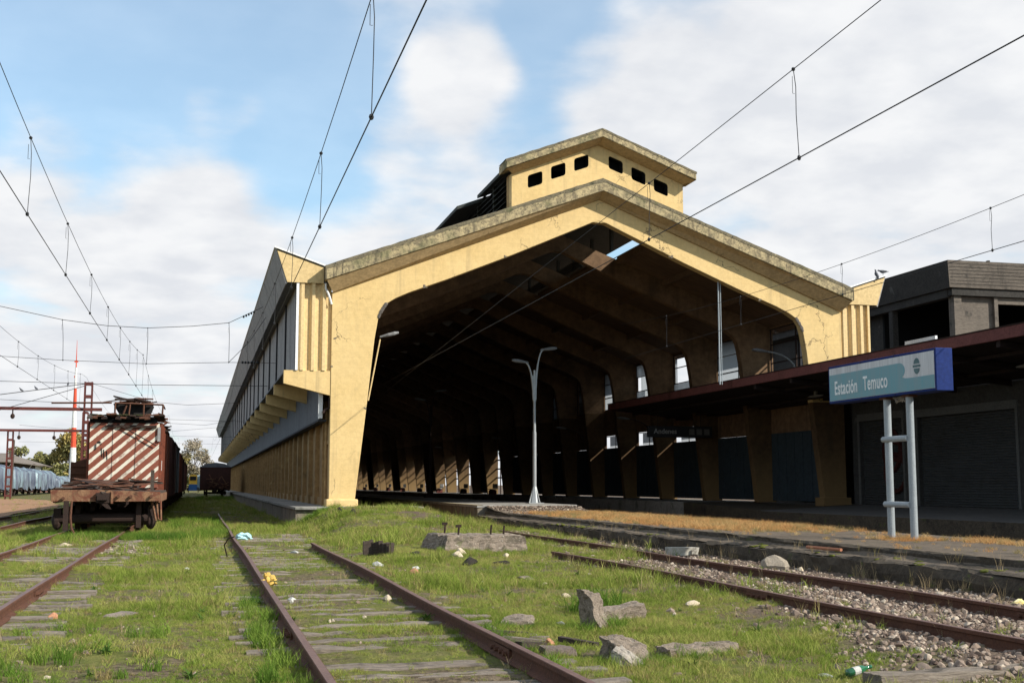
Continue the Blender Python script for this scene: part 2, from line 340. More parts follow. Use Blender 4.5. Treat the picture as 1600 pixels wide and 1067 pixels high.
def grid_mesh(name, xs, ys, zf, mat):
    X, Y = np.meshgrid(xs, ys); Z = zf(X, Y); v = np.stack([X, Y, Z], -1).reshape(-1, 3)
    ny, nx = X.shape; i = np.arange(ny - 1)[:, None] * nx + np.arange(nx - 1)[None, :]
    f = np.stack([i, i + 1, i + nx + 1, i + nx], -1).reshape(-1, 4)
    me = bpy.data.meshes.new(name); me.vertices.add(len(v)); me.vertices.foreach_set('co', v.ravel())
    me.loops.add(f.size); me.loops.foreach_set('vertex_index', f.ravel()); me.polygons.add(len(f))
    me.polygons.foreach_set('loop_start', np.arange(0, f.size, 4)); me.polygons.foreach_set('loop_total', np.full(len(f), 4)); me.update()
    me.polygons.foreach_set('use_smooth', np.ones(len(f), bool)); me.materials.append(mat)
    o = bpy.data.objects.new(name, me); C.objects.link(o); return o

def ground_material():
    m = bpy.data.materials.new('turf_and_soil'); m.use_nodes = True; nt = m.node_tree; L = nt.links.new; b = nt.nodes['Principled BSDF']
    b.inputs['Roughness'].default_value = .97; b.inputs['Specular IOR Level'].default_value = .1
    geo = N(nt, 'ShaderNodeNewGeometry'); pos = geo.outputs['Position']
    def nz(s, d=6, r=.6): 
        q = N(nt, 'ShaderNodeTexNoise', inp={'Scale': s, 'Detail': d, 'Roughness': r}); L(pos, q.inputs['Vector']); return q.outputs[0]
    def rp(o, cols):
        q = N(nt, 'ShaderNodeValToRGB'); L(o, q.inputs[0]); cr = q.color_ramp
        for i, (p, c) in enumerate(cols):
            e = cr.elements[i] if i < 2 else cr.elements.new(p); e.position = p; e.color = (*c, 1)
        return q.outputs[0]
    soil = rp(nz(14), [(.35, (.06, .044, .028)), (.65, (.19, .145, .095))])
    turf = rp(nz(3.5), [(.35, (.09, .105, .024)), (.65, (.16, .155, .045))])
    q = N(nt, 'ShaderNodeMapRange', inp={'From Min': .42, 'From Max': .56}); L(nz(.8, 8, .7), q.inputs[0])
    mx = N(nt, 'ShaderNodeMix', data_type='RGBA'); L(q.outputs[0], mx.inputs[0]); L(soil, mx.inputs[6]); L(turf, mx.inputs[7])
    # ballast and bare earth on the right, by position
    sx = N(nt, 'ShaderNodeSeparateXYZ'); L(pos, sx.inputs[0])
    ad = N(nt, 'ShaderNodeMath', operation='ADD'); L(sx.outputs[0], ad.inputs[0]); n2 = nz(1.2, 5)
    mm = N(nt, 'ShaderNodeMath', operation='MULTIPLY', inp={1: 2.2}); L(n2, mm.inputs[0]); L(mm.outputs[0], ad.inputs[1])
    q2 = N(nt, 'ShaderNodeMapRange', inp={'From Min': 6.7, 'From Max': 7.6}); L(ad.outputs[0], q2.inputs[0])
    grav = rp(nz(22, 4), [(.3, (.07, .048, .034)), (.7, (.20, .15, .11))])
    mx2 = N(nt, 'ShaderNodeMix', data_type='RGBA'); L(q2.outputs[0], mx2.inputs[0]); L(mx.outputs[2], mx2.inputs[6]); L(grav, mx2.inputs[7])
    L(mx2.outputs[2], b.inputs['Base Color'])
    bp = N(nt, 'ShaderNodeBump', inp={'Strength': .8, 'Distance': .04}); L(nz(25, 5), bp.inputs['Height']); L(bp.outputs[0], b.inputs['Normal'])
    return m
m_ground = ground_material()
def axis(parts):
    a = []
    for lo, hi, st in parts: a += list(np.arange(lo, hi, st))
    return np.array(a + [parts[-1][1]])
gx = axis([(-2400, -300, 300), (-300, -60, 30), (-60, -14, 3), (-14, -5, .5), (-5, 11, .14), (11, 25, .7), (25, 60, 5), (60, 300, 40), (300, 2401, 300)])
gy = axis([(-400, -40, 60), (-40, 4, 4), (4, 30, .14), (30, 56, .3), (56, 100, 2), (100, 300, 20), (300, 3001, 300)])
g = grid_mesh('ground', gx, gy, gz, m_ground); g['kind'] = 'structure'; g['label'] = 'weedy ground of the rail yard with grass and bare soil'

m_dirt = pmat('orange_dirt', (.34, .19, .10), (.26, .145, .08), .8, .97, bump=.5, stain=[((.16, .15, .06), .25, .58, .68, .6), ((.42, .27, .17), 2., .6, .7, .5)])
mb = MB(); pts = [(-8.9, 58), (-8.8, 84), (-12.6, 122), (-19, 141), (-34, 158), (-40, 120), (-20, 70), (-14, 58)]
pts2 = []
for i in range(len(pts)):
    a, b_ = Vector(pts[i]), Vector(pts[(i + 1) % len(pts)])
    for k in range(8): 
        q = a.lerp(b_, k / 8); pts2.append((q.x + rnd.uniform(-.3, .3), q.y + rnd.uniform(-.8, .8)))
mb.prism(pts2, .055, .06, 'Z'); o = mb.build('dirt_path', m_dirt, kind='structure', label='bare orange dirt strip between the yard tracks')

# ------------------------------------------------------------------ railway tracks
def rail_prof(xc, zb, zt):
    return [(xc - .07, zb), (xc + .07, zb), (xc + .07, zb + .012), (xc + .012, zb + .035), (xc + .012, zt - .045), (xc + .037, zt - .035), (xc + .037, zt - .006), (xc + .03, zt), (xc - .03, zt), (xc - .037, zt - .006), (xc - .037, zt - .035), (xc - .012, zt - .045), (xc - .012, zb + .035), (xc - .07, zb + .012)]
def rail(parent, xc, y0, y1, wob=.012, zt=.19, name='rail', seed=0, bend=lambda y: 0.):
    mb = MB(); ys = list(np.arange(y0, y1, .8)) + [y1]; rings = []
    for y in ys:
        dx = wob * math.sin(y * .33 + seed) + bend(y); dz = .01 * math.sin(y * .5 + seed * 2)
        rings.append([(x + dx, y, z + dz) for x, z in rail_prof(xc, zt - .15, zt)])
    mb.loft(rings, closed=True, caps=True)
    for i in range(len(ys) - 1):          # the head of the rail is worn smoother
        pass
    o = mb.build(name, [m_rust, m_railtop], parent)
    for p in o.data.polygons:
        if abs(p.normal.z) > .9 and p.center.z > zt - .03: p.material_index = 1
    return o
def sleeper_meshes():
    out = []
    for k in range(7):
        r = random.Random(k * 3 + 1); nx = 12; L_ = 2.78 / 2; mb = MB(); rings = []
        for i in range(nx + 1):
            x = -L_ + 2 * L_ * i / nx
            e = (r.uniform(-.05, .05) if i in (0, nx) else 0)
            w = .115 + r.uniform(-.012, .012) - (.02 if i in (0, nx) else 0); t = r.uniform(-.014, .010) - (.012 if r.random() < .25 else 0)
            gap = r.uniform(.004, .012)
            rings.append([(x + e, -w, -.13), (x + e, -w, t - .008), (x + e, -w + .02, t), (x + e + r.uniform(-.02, .02), -.02, t + r.uniform(-.006, .004)), (x + e, 0, t - gap * 2), (x + e, .025, t), (x + e, w - .015, t + r.uniform(-.004, .004)), (x + e, w, t - .01), (x + e, w, -.13)])
        mb.loft(rings, closed=True, caps=True); o = mb.build('sleeper', m_wood); out.append(o.data); bpy.data.objects.remove(o)
    return out
SLP = sleeper_meshes()
def lay(parent, xc, y0, y1, step=.62, zoff=.045, skip=0., seed=1, bury=0., mat=None):
    r = random.Random(seed); y = y0
    while y < y1:
        if r.random() > skip:
            o = bpy.data.objects.new('sleeper', r.choice(SLP)); C.objects.link(o); o.parent = parent
            x = xc + r.uniform(-.12, .12)
            o.location = Vector((x, y, zoff - bury * r.random() + r.uniform(-.012, .01))) - wloc(parent)
            o.rotation_euler = (r.uniform(-.04, .04), r.uniform(-.006, .006), r.uniform(-.03, .03) + (math.pi if r.random() < .5 else 0)); o.scale = (1 + r.uniform(-.05, .04), r.uniform(.85, 1.12), 1)
        y += step * r.uniform(.88, 1.12)
def fishplate(parent, x, y, side, zt=.19):
    mb = MB(); s = side
    mb.box(x + s * .015, x + s * .045, y - .3, y + .3, zt - .125, zt - .045)
    for k in (-.22, -.08, .08, .22): mb.tube([(x + s * .03, y + k, zt - .085), (x + s * .085, y + k, zt - .085)], .022, 6)
    mb.build('fishplate', m_rust, parent)
XT2, XT3, XT1, XT0 = 1.79, 7.86, -2.86, -7.0
t2 = thing('railway_track', 'overgrown track with silvered wooden sleepers in the middle foreground', 'railway track', (XT2, 8, 0), 'rusty tracks across the yard')
rail(t2, XT2 - .86, 4, 60, seed=.5); rail(t2, XT2 + .84, 4, 29.4, seed=1.9)
lay(t2, XT2, 6.2, 38, .60, .052, .05, 3); fishplate(t2, XT2 + .84, 10.6, -1); fishplate(t2, XT2 - .86, 12.3, -1)
t1 = thing('railway_track', 'track at the left edge with closely laid grey sleepers, running under the striped wagon', 'railway track', (XT1, 8, 0), 'rusty tracks across the yard')
rail(t1, XT1 - .86, 10, 160, seed=1.2); rail(t1, XT1 + .80, 10, 160, seed=3.); lay(t1, XT1 + .08, 11, 37, .50, .06, .02, 5); fishplate(t1, XT1 + .8, 17.6, 1)
t3 = thing('railway_track', 'stone ballasted track at the right beside the low platform', 'railway track', (XT3, 8, 0), 'rusty tracks across the yard')
rail(t3, XT3 - .87, 4, 24.2, seed=2.2, zt=.20); rail(t3, XT3 + .88, 4, 36, seed=.2, zt=.20); lay(t3, XT3, 7.6, 34, 1.25, .045, .35, 11, .03)
fishplate(t3, XT3 + .88, 11.6, -1, .20); fishplate(t3, XT3 - .87, 14.7, -1, .20)
t0 = thing('railway_track', 'half buried track beside the orange dirt strip, behind the striped wagon', 'railway track', (XT0, 44, 0), 'rusty tracks across the yard')
rail(t0, XT0 - .84, 38, 84, seed=2.7); rail(t0, XT0 + .84, 38, 78, seed=.9); lay(t0, XT0, 40, 60, .9, .03, .3, 8, .03)

# ------------------------------------------------------------------ platforms
def strip(name, prof, y0, y1, step, jx, jz, mat, parent=None, seed=0, base=None, **kw):
    mb = MB(); ys = list(np.arange(y0, y1, step)) + [y1]; rings = []
    for y in ys:
        ring = []
        for i, (x, z) in enumerate(prof):
            dx = jx * mn.noise(Vector((i * 3.1 + seed, y * 1.1, .5))) + jx * .6 * mn.noise(Vector((i * 3.1 + seed, y * 4.3, 1.5)))
            dz = jz * mn.noise(Vector((i * 5.3 + seed, y * 1.3, 7.5))) + jz * .5 * mn.noise(Vector((i * 5.3 + seed, y * 5.3, 9.5)))
            ring.append((x + dx, y, z + dz))
        rings.append(ring)
    mb.loft(rings); o = mb.build(name, mat, parent, base=base, smooth=False, **kw); return o
def slabs(parent, name, x0, x1, y0, y1, z0, z1, step, mat, gap=.012, jit=.006, split_x=None, seed=0):
    r = random.Random(seed); y = y0; xs = split_x or [x0, x1]
    meshes = {}
    while y < y1 - .01:
        e = min(y + step, y1)
        for a, b in zip(xs[:-1], xs[1:]):
            mb = MB(); mb.box(a + gap / 2, b - gap / 2, y + gap / 2, e - gap / 2, z0, z1 + r.uniform(-jit, jit))
            mb.build(name, mat, parent)
        y = e
low = thing('low_platform', '', 'platform', (11.3, 8, 0)); del low['label'], low['category']; low['kind'] = 'structure'; low['label'] = 'low worn platform with orange dead grass between the tracks'
strip('lower_ledge', [(10.86, -.2), (10.84, .12), (10.88, .25), (10.98, .285), (11.16, .30), (11.34, .35)], 2, 49, .16, .09, .05, m_edge, low, 1)
strip('ledge_top', [(10.92, .262), (11.0, .295), (11.16, .31), (11.31, .36)], 2, 49, .22, .02, .02, m_old, low, 2).location.z = .012
strip('kerb', [(11.28, .25), (11.30, .42), (11.33, .455), (11.42, .462)], 2, 49, .16, .07, .022, m_edge, low, 3)
r_ = random.Random(4); y = 2.
while y < 49:
    e = min(y + 2.4, 49.); mb = MB(); nx = 7; xs = np.linspace(11.37, 15.25, nx)
    rings = []
    for yy in np.linspace(y + .008, e - .008, 5):
        rings.append([(11.37, yy, .3)] + [(x, yy, .462 + .012 * mn.noise(Vector((x, yy, 3))) - .004) for x in xs] + [(15.25, yy, -.5)])
    mb.loft(rings); mb.build('paving_slab', m_old, low); y = e

def high_platform(name, x0, x1, y0, y1, label, side, ztop=.7, top=m_conc, panels_to=110, zb=-.1, step=.9):
    p = thing(name, '', 'x', (x0, y0, 0)); del p['category']; p['kind'] = 'structure'; p['label'] = label
    mb = MB(); mb.box(x0 + .05, x1 - .05, y0 + .05, y1, zb, ztop - .10); mb.build('core', m_wallp, p)
    mb = MB(); mb.box(x0 - .02, x1 + .02, y0 - .02, y1, ztop - .10, ztop); o = mb.build('deck', top, p); bevel(o, .015)
    r = random.Random(int(x0 * 10)); y = y0
    base = None
    while y < min(panels_to, y1):
        w = step * r.choice((.6, 1, 1, 1.3)); d = r.uniform(0, .025)
        mb = MB(); mb.box(x0 + .0 + d, x0 + .10, y + .012, min(y + w, y1) - .012, zb, ztop - .105); mb.build('kerb_panel', m_wallp, p); y += w
    x = x0 + .06
    while x < x1 - .1:
        w = min(step * r.choice((.7, 1, 1.3)), x1 - x); d = r.uniform(0, .02)
        mb = MB(); mb.box(x + .01, x + w - .01, y0 + d, y0 + .06, zb, ztop - .105); mb.build('kerb_panel', m_wallp, p); x += w
    return p
mid = high_platform('middle_platform', 11.06, 15.3, 49.4, 208, 'high concrete platform running into the middle of the shed', 1, step=.42)
mb = MB(); mb.box(11.04, 11.30, 49.36, 120, .702, .708); mb.build('edge_line', pmat('worn_yellow_edge', (.45, .36, .20), (.3, .27, .2), 2, .9), mid)
# rubble slope where the low platform meets the high one
strip_y = [(11.4, .46, .46), (12.6, .47, .5), (14.4, .47, .5), (15.2, .46, .46)]
lft = thing('side_platform', '', 'x', (3.5, 48, 0)); del lft['category']; lft['kind'] = 'structure'; lft['label'] = 'narrow concrete platform along the left wall of the shed'
mb = MB(); mb.box(3.60, 5.2, 46.75, 216, -.1, .60); mb.build('core', m_wallp, lft)
mb = MB(); mb.box(3.50, 8.35, 46.6, 48.6, .60, .70); o = mb.build('end_slab', m_conc, lft); bevel(o, .02)
y = 48.62
for k in range(30):
    mb = MB(); mb.box(3.5, 5.3, y, y + 2.78 if k < 29 else 216, .60, .70 + rnd.uniform(-.004, .004)); mb.build('deck_slab', m_conc, lft); y += 2.8
y = 46.75
for k in range(70):
    mb = MB(); d = rnd.uniform(0, .03); mb.box(3.53 + d, 3.62, y + .012, y + .788, -.1, .598); mb.build('kerb_panel', m_wallp, lft); y += .8
mb = MB(); mb.prism([(8.3, .45), (5.0, .1), (5.0, .6), (8.3, .6)], 46.8, 48.4, 'Y'); mb.build('slab_footing', m_wallp, lft)

rgt = thing('right_platform', '', 'x', (22.5, 5, 0)); del rgt['category']; rgt['kind'] = 'structure'; rgt['label'] = 'long shaded platform in front of the station wall at the right'
mb = MB()
mb.loft([[(22.5, y_, -.5), (22.5, y_, ze - .02), (22.52, y_, ze), (27.6, y_, zi), (27.6, y_, -.5)] for y_, ze, zi in ((-2, .46, .68), (20, .46, .68), (40, .46, .70), (47, .48, .705))])
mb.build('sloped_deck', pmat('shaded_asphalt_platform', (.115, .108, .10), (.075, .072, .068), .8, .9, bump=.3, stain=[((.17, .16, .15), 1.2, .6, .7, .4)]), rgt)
mb = MB(); mb.loft([[(22.49, y_, -.5), (22.49, y_, .455), (22.6, y_, .462)] for y_ in (-2, 20, 40, 47)]); mb.build('kerb_face', m_edge, rgt)
mb = MB(); mb.loft([[(22.5, 47, -.5), (22.5, 47, .48), (27.6, 47, .705), (27.6, 47, -.5)], [(22.75, 56, -.5), (22.75, 56, .70), (27.6, 56, .705), (27.6, 56, -.5)]]); mb.build('ramp', m_edge, rgt)
mb = MB(); mb.box(22.8, 27.6, 56.0, 210, -.5, .70); mb.build('inner_deck', m_conc, rgt)

# ------------------------------------------------------------------ the train shed
F0, BAY, NB, CX = 48.0, 6.3, 27, 15.93
YEND = F0 + BAY * (NB - 1)
shed = thing('train_shed', 'long yellow concrete train shed with a stepped gable front and a raised ridge vent', 'train shed', (CX, F0, .7))
mir = lambda pts: [(2 * CX - x, z) for x, z in reversed(pts)]
inner = [(5.86, .7), (6.28, 4.44), (6.57, 7.22), (6.70, 8.0), (6.80, 8.36), (6.97, 8.62), (7.39, 8.89), (7.95, 9.15), (9.51, 9.75), (12.17, 10.85), (15.25, 12.22), (15.60, 12.38)]
arch_in = inner + [(CX, 12.46)] + mir(inner)
outer_l = [(4.88, .7), (4.88, 9.02)]
poly = outer_l + [(CX, 13.38)] + mir(outer_l) + list(reversed(arch_in))
mb = MB(); mb.prism(poly, F0, F0 + .45); o = mb.build('front_frame', m_yel, shed); bevel(o, .02)
# chipped knee: broken concrete at both knees of the arch
for sx_, lab in ((1, 0), (-1, 1)):
    mb = MB(); r = random.Random(3 + lab)
    for k in range(14):
        t = k / 13; x = 6.74 + .28 * t ** 1.3; z = 8.12 + .52 * t; x = x if sx_ > 0 else 2 * CX - x
        mb.ell((x - sx_ * .01, F0 - .005, z), (.05 + r.random() * .04, .03, .05 + r.random() * .04), 5, 4)
    mb.build('broken_edge', pmat('exposed_aggregate', (.16, .14, .12), (.06, .05, .045), 8, 1, bump=1.), shed)
# pilaster feet
foot = None
for x0, x1 in ((4.76, 6.0), (2 * CX - 6.0, 2 * CX - 4.76)):
    mb = MB(); mb.box(x0, x1, F0 - .14, F0 + .62, .6, .98); o = mb.build('pillar_foot', m_yel, shed); bevel(o, .06, 3)
# gable cornice: mouldy band over an ochre splayed soffit
YB = F0 - .6
cb_l, cb_a, hz_ = (4.58, 9.42), (CX, 13.62), .56
band = [cb_l, cb_a, (2 * CX - 4.58, 9.42), (2 * CX - 4.58, 9.42 + hz_), (2 * CX - 5.2, 9.62 + hz_ + .05), (CX, 13.62 + .53), (5.2, 9.62 + hz_ + .05), (4.58, 9.42 + hz_)]
mb = MB(); mb.prism(band, YB, F0 + .7); o = mb.build('gable_cornice', m_cornice, shed); bevel(o, .03)
mb = MB()
for a, b_ in ((0, 1), (1, 2)):
    pass
lo = [(4.9, 9.0), (CX, 13.36), (2 * CX - 4.9, 9.0)]; hi = [(4.62, 9.41), (CX, 13.63), (2 * CX - 4.62, 9.41)]
mb.loft([[(x, F0 - .004, z) for x, z in lo], [(x, F0 - .09, z + .02) for x, z in lo], [(x, YB + .06, z) for x, z in hi], [(x, F0 - .004, z + .03) for x, z in hi]])
mb.build('cornice_soffit', m_bevel, shed)
# front wall of the ridge turret, with six rounded openings
def win_loop(cx, cz, w, h, sh):
    pts = []
    for (sx_, sz) in ((-1, -1), (1, -1), (1, 1), (-1, 1)):
        for k in range(4):
            a = {(-1, -1): 180, (1, -1): 270, (1, 1): 0, (-1, 1): 90}[(sx_, sz)] + k * 30; rr = .09
            x = sx_ * (w - rr) + rr * math.cos(R(a)); z = sz * (h - rr) + rr * math.sin(R(a))
            pts.append((cx + x, cz + z + sh * x))
    return pts
holes = []
for i, (x, z) in enumerate(((13.16, 14.07), (14.16, 14.50), (15.17, 14.91))):
    holes += [win_loop(x, z, .315, .27, .37), win_loop(2 * CX - x, z, .315, .27, -.37)]
TL = 12.16
tw = [(TL, 12.4), (2 * CX - TL, 12.4), (2 * CX - TL, 14.27), (CX, 15.74), (TL, 14.27)]
mb = MB(); mb.prism(tw, F0 + .02, F0 + .42, holes=holes); mb.build('turret_wall', m_yel, shed)
for h in holes:          # near-black lining puts the shade of depth into each opening
    mb = MB(); n = len(h); ccx = sum(p[0] for p in h) / n; ccz = sum(p[1] for p in h) / n
    o_ = [(ccx + (x - ccx) * 1.0, z) for x, z in h]; i_ = [(ccx + (x - ccx) * .93, ccz + (z - ccz) * .93) for x, z in h]
    mb.loft([[(x, F0 + .03, z) for x, z in o_] + [(o_[0][0], F0 + .03, o_[0][1])], [(x, F0 + .06, z) for x, z in i_] + [(i_[0][0], F0 + .06, i_[0][1])], [(x, F0 + .43, z) for x, z in i_] + [(i_[0][0], F0 + .43, i_[0][1])]])
    mb.build('vent_opening', m_void, shed)
tb = [(11.78, 14.32), (CX, 15.92), (2 * CX - 11.78, 14.32), (2 * CX - 11.78, 14.68), (CX, 16.28), (11.78, 14.68)]
mb = MB(); mb.prism(tb, YB, F0 + .7); o = mb.build('turret_cornice', m_cornice, shed); bevel(o, .03)
lo = [(12.14, 14.24), (CX, 15.71), (2 * CX - 12.14, 14.24)]; hi = [(11.82, 14.31), (CX, 15.925), (2 * CX - 11.82, 14.31)]
mb = MB(); mb.loft([[(x, F0 + .016, z) for x, z in lo], [(x, F0 - .08, z + .01) for x, z in lo], [(x, YB + .05, z) for x, z in hi], [(x, F0 + .016, z + .02) for x, z in hi]]); mb.build('turret_soffit', m_bevel, shed)
mb = MB(); mb.box(TL + .3, 2 * CX - TL - .3, F0 + .5, F0 + .7, 13.2, 14.6); mb.box(13.6, 18.3, F0 + .5, F0 + .7, 13.2, 15.3); mb.build('turret_backing', m_void, shed)  # black boxes added behind the openings so that they look dark inside
# side returns of the turret
for s_ in (1, -1):
    x = TL if s_ > 0 else 2 * CX - TL
    mb = MB(); mb.box(min(x, x + s_ * .3), max(x, x + s_ * .3), F0 + .422, F0 + .9, 12.3, 14.3); mb.build('turret_return', m_yel_side, shed)
# weathered coping along both gables, uneven on top
def coping(pts, h, ov, seed):
    mb = MB(); rings = []
    for (xa_, za_), (xb_, zb_) in zip(pts[:-1], pts[1:]):
        n_ = max(2, int(abs(xb_ - xa_) / .16))
        for k in range(n_ + (1 if (xb_, zb_) == pts[-1] else 0)):
            t_ = k / n_; x = xa_ + (xb_ - xa_) * t_; z = za_ + (zb_ - za_) * t_; e = .022 * mn.noise(Vector((x * 3, seed, 1))) + .012 * mn.noise(Vector((x * 11, seed, 3))); f_ = .05 * mn.noise(Vector((x * 2.3, seed, 5))) + .03 * mn.noise(Vector((x * 8, seed, 7)))
            rings.append([(x, YB - ov, z - h + f_), (x, YB - ov, z - .01 + e), (x, YB + .05, z + .015 + e), (x, F0 + .7, z + .015 + e)])
    mb.loft(rings); return mb.build('coping', m_cap, shed)
mb = MB(); mb.box(CX - 3.68, CX - 3.62, F0 + .9, YEND, 12.9, 14.25); mb.build('vent_dark_sheet', m_void, shed)  # black sheet added behind the louvres, standing for the dark inside
coping([(4.56, 9.98), (5.2, 10.23), (CX, 14.15), (2 * CX - 5.2, 10.23), (2 * CX - 4.56, 9.98)], .15, .012, 1)
coping([(11.76, 14.68), (CX, 16.285), (2 * CX - 11.76, 14.68)], .10, .012, 4)
for x in (4.575, 2 * CX - 4.575):
    mb = MB(); mb.box(x - .02, x + .02, YB - .008, F0 + .69, 9.45, 10.0); mb.build('coping_end', m_cap, shed)
# brown facing over the gable leg and foot, canopy shade put into its colour
mb = MB(); mb.prism([(2 * CX - 4.88 + .004, .99), (2 * CX - 4.88 + .004, 5.05), (2 * CX - 6.36, 5.05), (2 * CX - 6.28 - .004, 4.44), (2 * CX - 5.90, .99)], F0 - .012, F0 + .455); mb.build('leg_face', m_soot_shade_yel, shed)
mb = MB(); mb.box(2 * CX - 6.02, 2 * CX - 4.74, F0 - .152, F0 + .63, .6, .985); mb.build('painted_shade_foot', m_soot_shade_yel, shed)
# spalled patches along the edges of the gable
r = random.Random(21); m_sp = pmat('spalled_concrete', (.22, .18, .13), (.10, .085, .065), 9, 1, bump=1.)
for x, z, w_ in ((8.6, 9.42, .10), (11.9, 10.78, .07), (19.1, 11.1, .09), (23.2, 9.42, .08), (24.1, 10.34, .13), (21.6, 11.25, .08), (5.0, 7.2, .07), (4.93, 6.1, .06), (6.25, 4.5, .06), (14.2, 12.72, .06), (26.2, 9.4, .09), (9.3, 10.75, .07)):
    mb = MB()
    for k in range(5): mb.ell((x + r.uniform(-w_, w_), F0 - .001, z + r.uniform(-.5, .5) * w_), (w_ * r.uniform(.3, .7), .006, w_ * r.uniform(.2, .5)), 7, 4)
    mb.build('spalled_patch', m_sp, shed)
# inner frames
in2 = [(x + (.12 if z < 9 else .0), z - (.0 if z < 9 else .06)) for x, z in inner]
ai = in2 + [(CX, 12.36)] + mir(in2)
out2 = [(5.05, .7), (5.05, 9.0)]
poly = out2 + [(CX, 13.22)] + mir(out2) + list(reversed(ai))
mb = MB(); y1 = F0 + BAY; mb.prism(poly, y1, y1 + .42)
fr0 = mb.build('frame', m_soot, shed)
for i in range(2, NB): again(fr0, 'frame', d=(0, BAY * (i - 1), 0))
# yellow painted lower legs of the right-hand row, lit through the open bays
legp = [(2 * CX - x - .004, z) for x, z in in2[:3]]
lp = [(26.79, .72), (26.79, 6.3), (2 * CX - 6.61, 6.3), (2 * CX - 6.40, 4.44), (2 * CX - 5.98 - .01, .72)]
mb = MB(); mb.prism(lp, y1 - .012, y1 + .43); lg0 = mb.build('leg_face', m_soot_shade_yel, shed)
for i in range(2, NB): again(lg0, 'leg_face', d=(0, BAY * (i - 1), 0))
# ribs between frames (secondary beams of the ceiling)
# roof slabs, open along the ridge in every bay
OP = 2.15
def zr(x, base=9.0, top=13.22): return base + (top - base) * (1 - abs(CX - x) / (CX - 5.0))
def roofslab(xa, xb, ya, yb):
    mb = MB(); mb.prism([(xa, zr(xa) - .02), (xb, zr(xb) - .02), (xb, zr(xb) + .14), (xa, zr(xa) + .14)], ya, yb); return mb
sl = {}
for s_ in (1, -1):
    xa, xb = (4.7, CX - OP) if s_ > 0 else (CX + 3.0, 2 * CX - 4.7)
    o0 = roofslab(xa, xb, F0 + .46, F0 + BAY - .004).build('roof_slab', m_ceiling, shed); o1 = roofslab(xa if s_ > 0 else CX + 2.55, xb, F0 + BAY + .46, F0 + 2 * BAY - .004).build('roof_slab', m_ceiling, shed); again(o1, 'roof_slab', d=(0, BAY, 0))
    o0 = roofslab(xa if s_ > 0 else CX + 1.2, xb, F0 + 3 * BAY + .46, F0 + 4 * BAY - .004).build('roof_slab', m_ceiling, shed)
    for i in range(1, NB - 4): again(o0, 'roof_slab', d=(0, BAY * i, 0))
    # purlins under the slab
    for x in ((7.9, 10.6) if s_ > 0 else (21.2, 23.9)):
        mb = MB(); z = zr(x); mb.box(x - .09, x + .09, F0 + .46, F0 + BAY - .004, z - .28, z - .03); p0 = mb.build('purlin', m_ceiling, shed)
        for i in range(1, NB - 1): again(p0, 'purlin', d=(0, BAY * i, 0))
    # kerb beam along the ridge opening
    x = CX - OP if s_ > 0 else CX + 3.05
    mb = MB(); z = zr(x); mb.box(x - .10, x + .10, F0 + .46, F0 + BAY - .004, z - .16, z + .16); p0 = mb.build('ridge_kerb', m_ceiling, shed)
    for i in range(1, NB - 1 if s_ > 0 else 1): again(p0, 'ridge_kerb', d=(0, BAY * i, 0))
# ridge vent: first bay as wide as the turret, then wider and lower
def ridge(xh, ze, zt, ya, yb, name='vent_roof'):
    mb = MB(); mb.prism([(CX - xh, ze), (CX, zt), (CX + xh, ze), (CX + xh, ze + .15), (CX, zt + .16), (CX - xh, ze + .15)], ya, yb); return mb.build(name, m_roof, shed)
ridge(4.1, 14.34, 15.95, F0 + .72, 53.06)
ridge(5.02, 13.80, 15.72, 53.10, 100); ridge(5.02, 13.80, 15.72, 100.02, YEND)
for s_ in (1, -1):
    x = CX - s_ * 3.75
    mb = MB(); mb.box(x - .06, x + .06, F0 + .9, YEND, 12.35, 12.95 if s_ > 0 else 12.55); mb.build('vent_curb', m_roof, shed)
    mb = MB(); mb.box(x - .07, x + .07, F0 + 3.0, F0 + 3.2, 13.1, 14.55); q0 = mb.build('vent_post', m_roof, shed)
    for i in range(1, 2 * NB - 3): again(q0, 'vent_post', d=(0, BAY * .5 * i, 0))
    # louvre blades: most remain, some bays are open to the sky
    for k in range(7 if s_ > 0 else 3):
        mb = MB(); z = 12.95 + k * .23
        mb.prism([(x - s_ * .15, z), (x + s_ * .12, z + .2), (x + s_ * .12, z + .22), (x - s_ * .15, z + .02)], F0 + .9 if s_ > 0 else 62.5, YEND, 'Y'); mb.build('louvre', m_roof, shed)

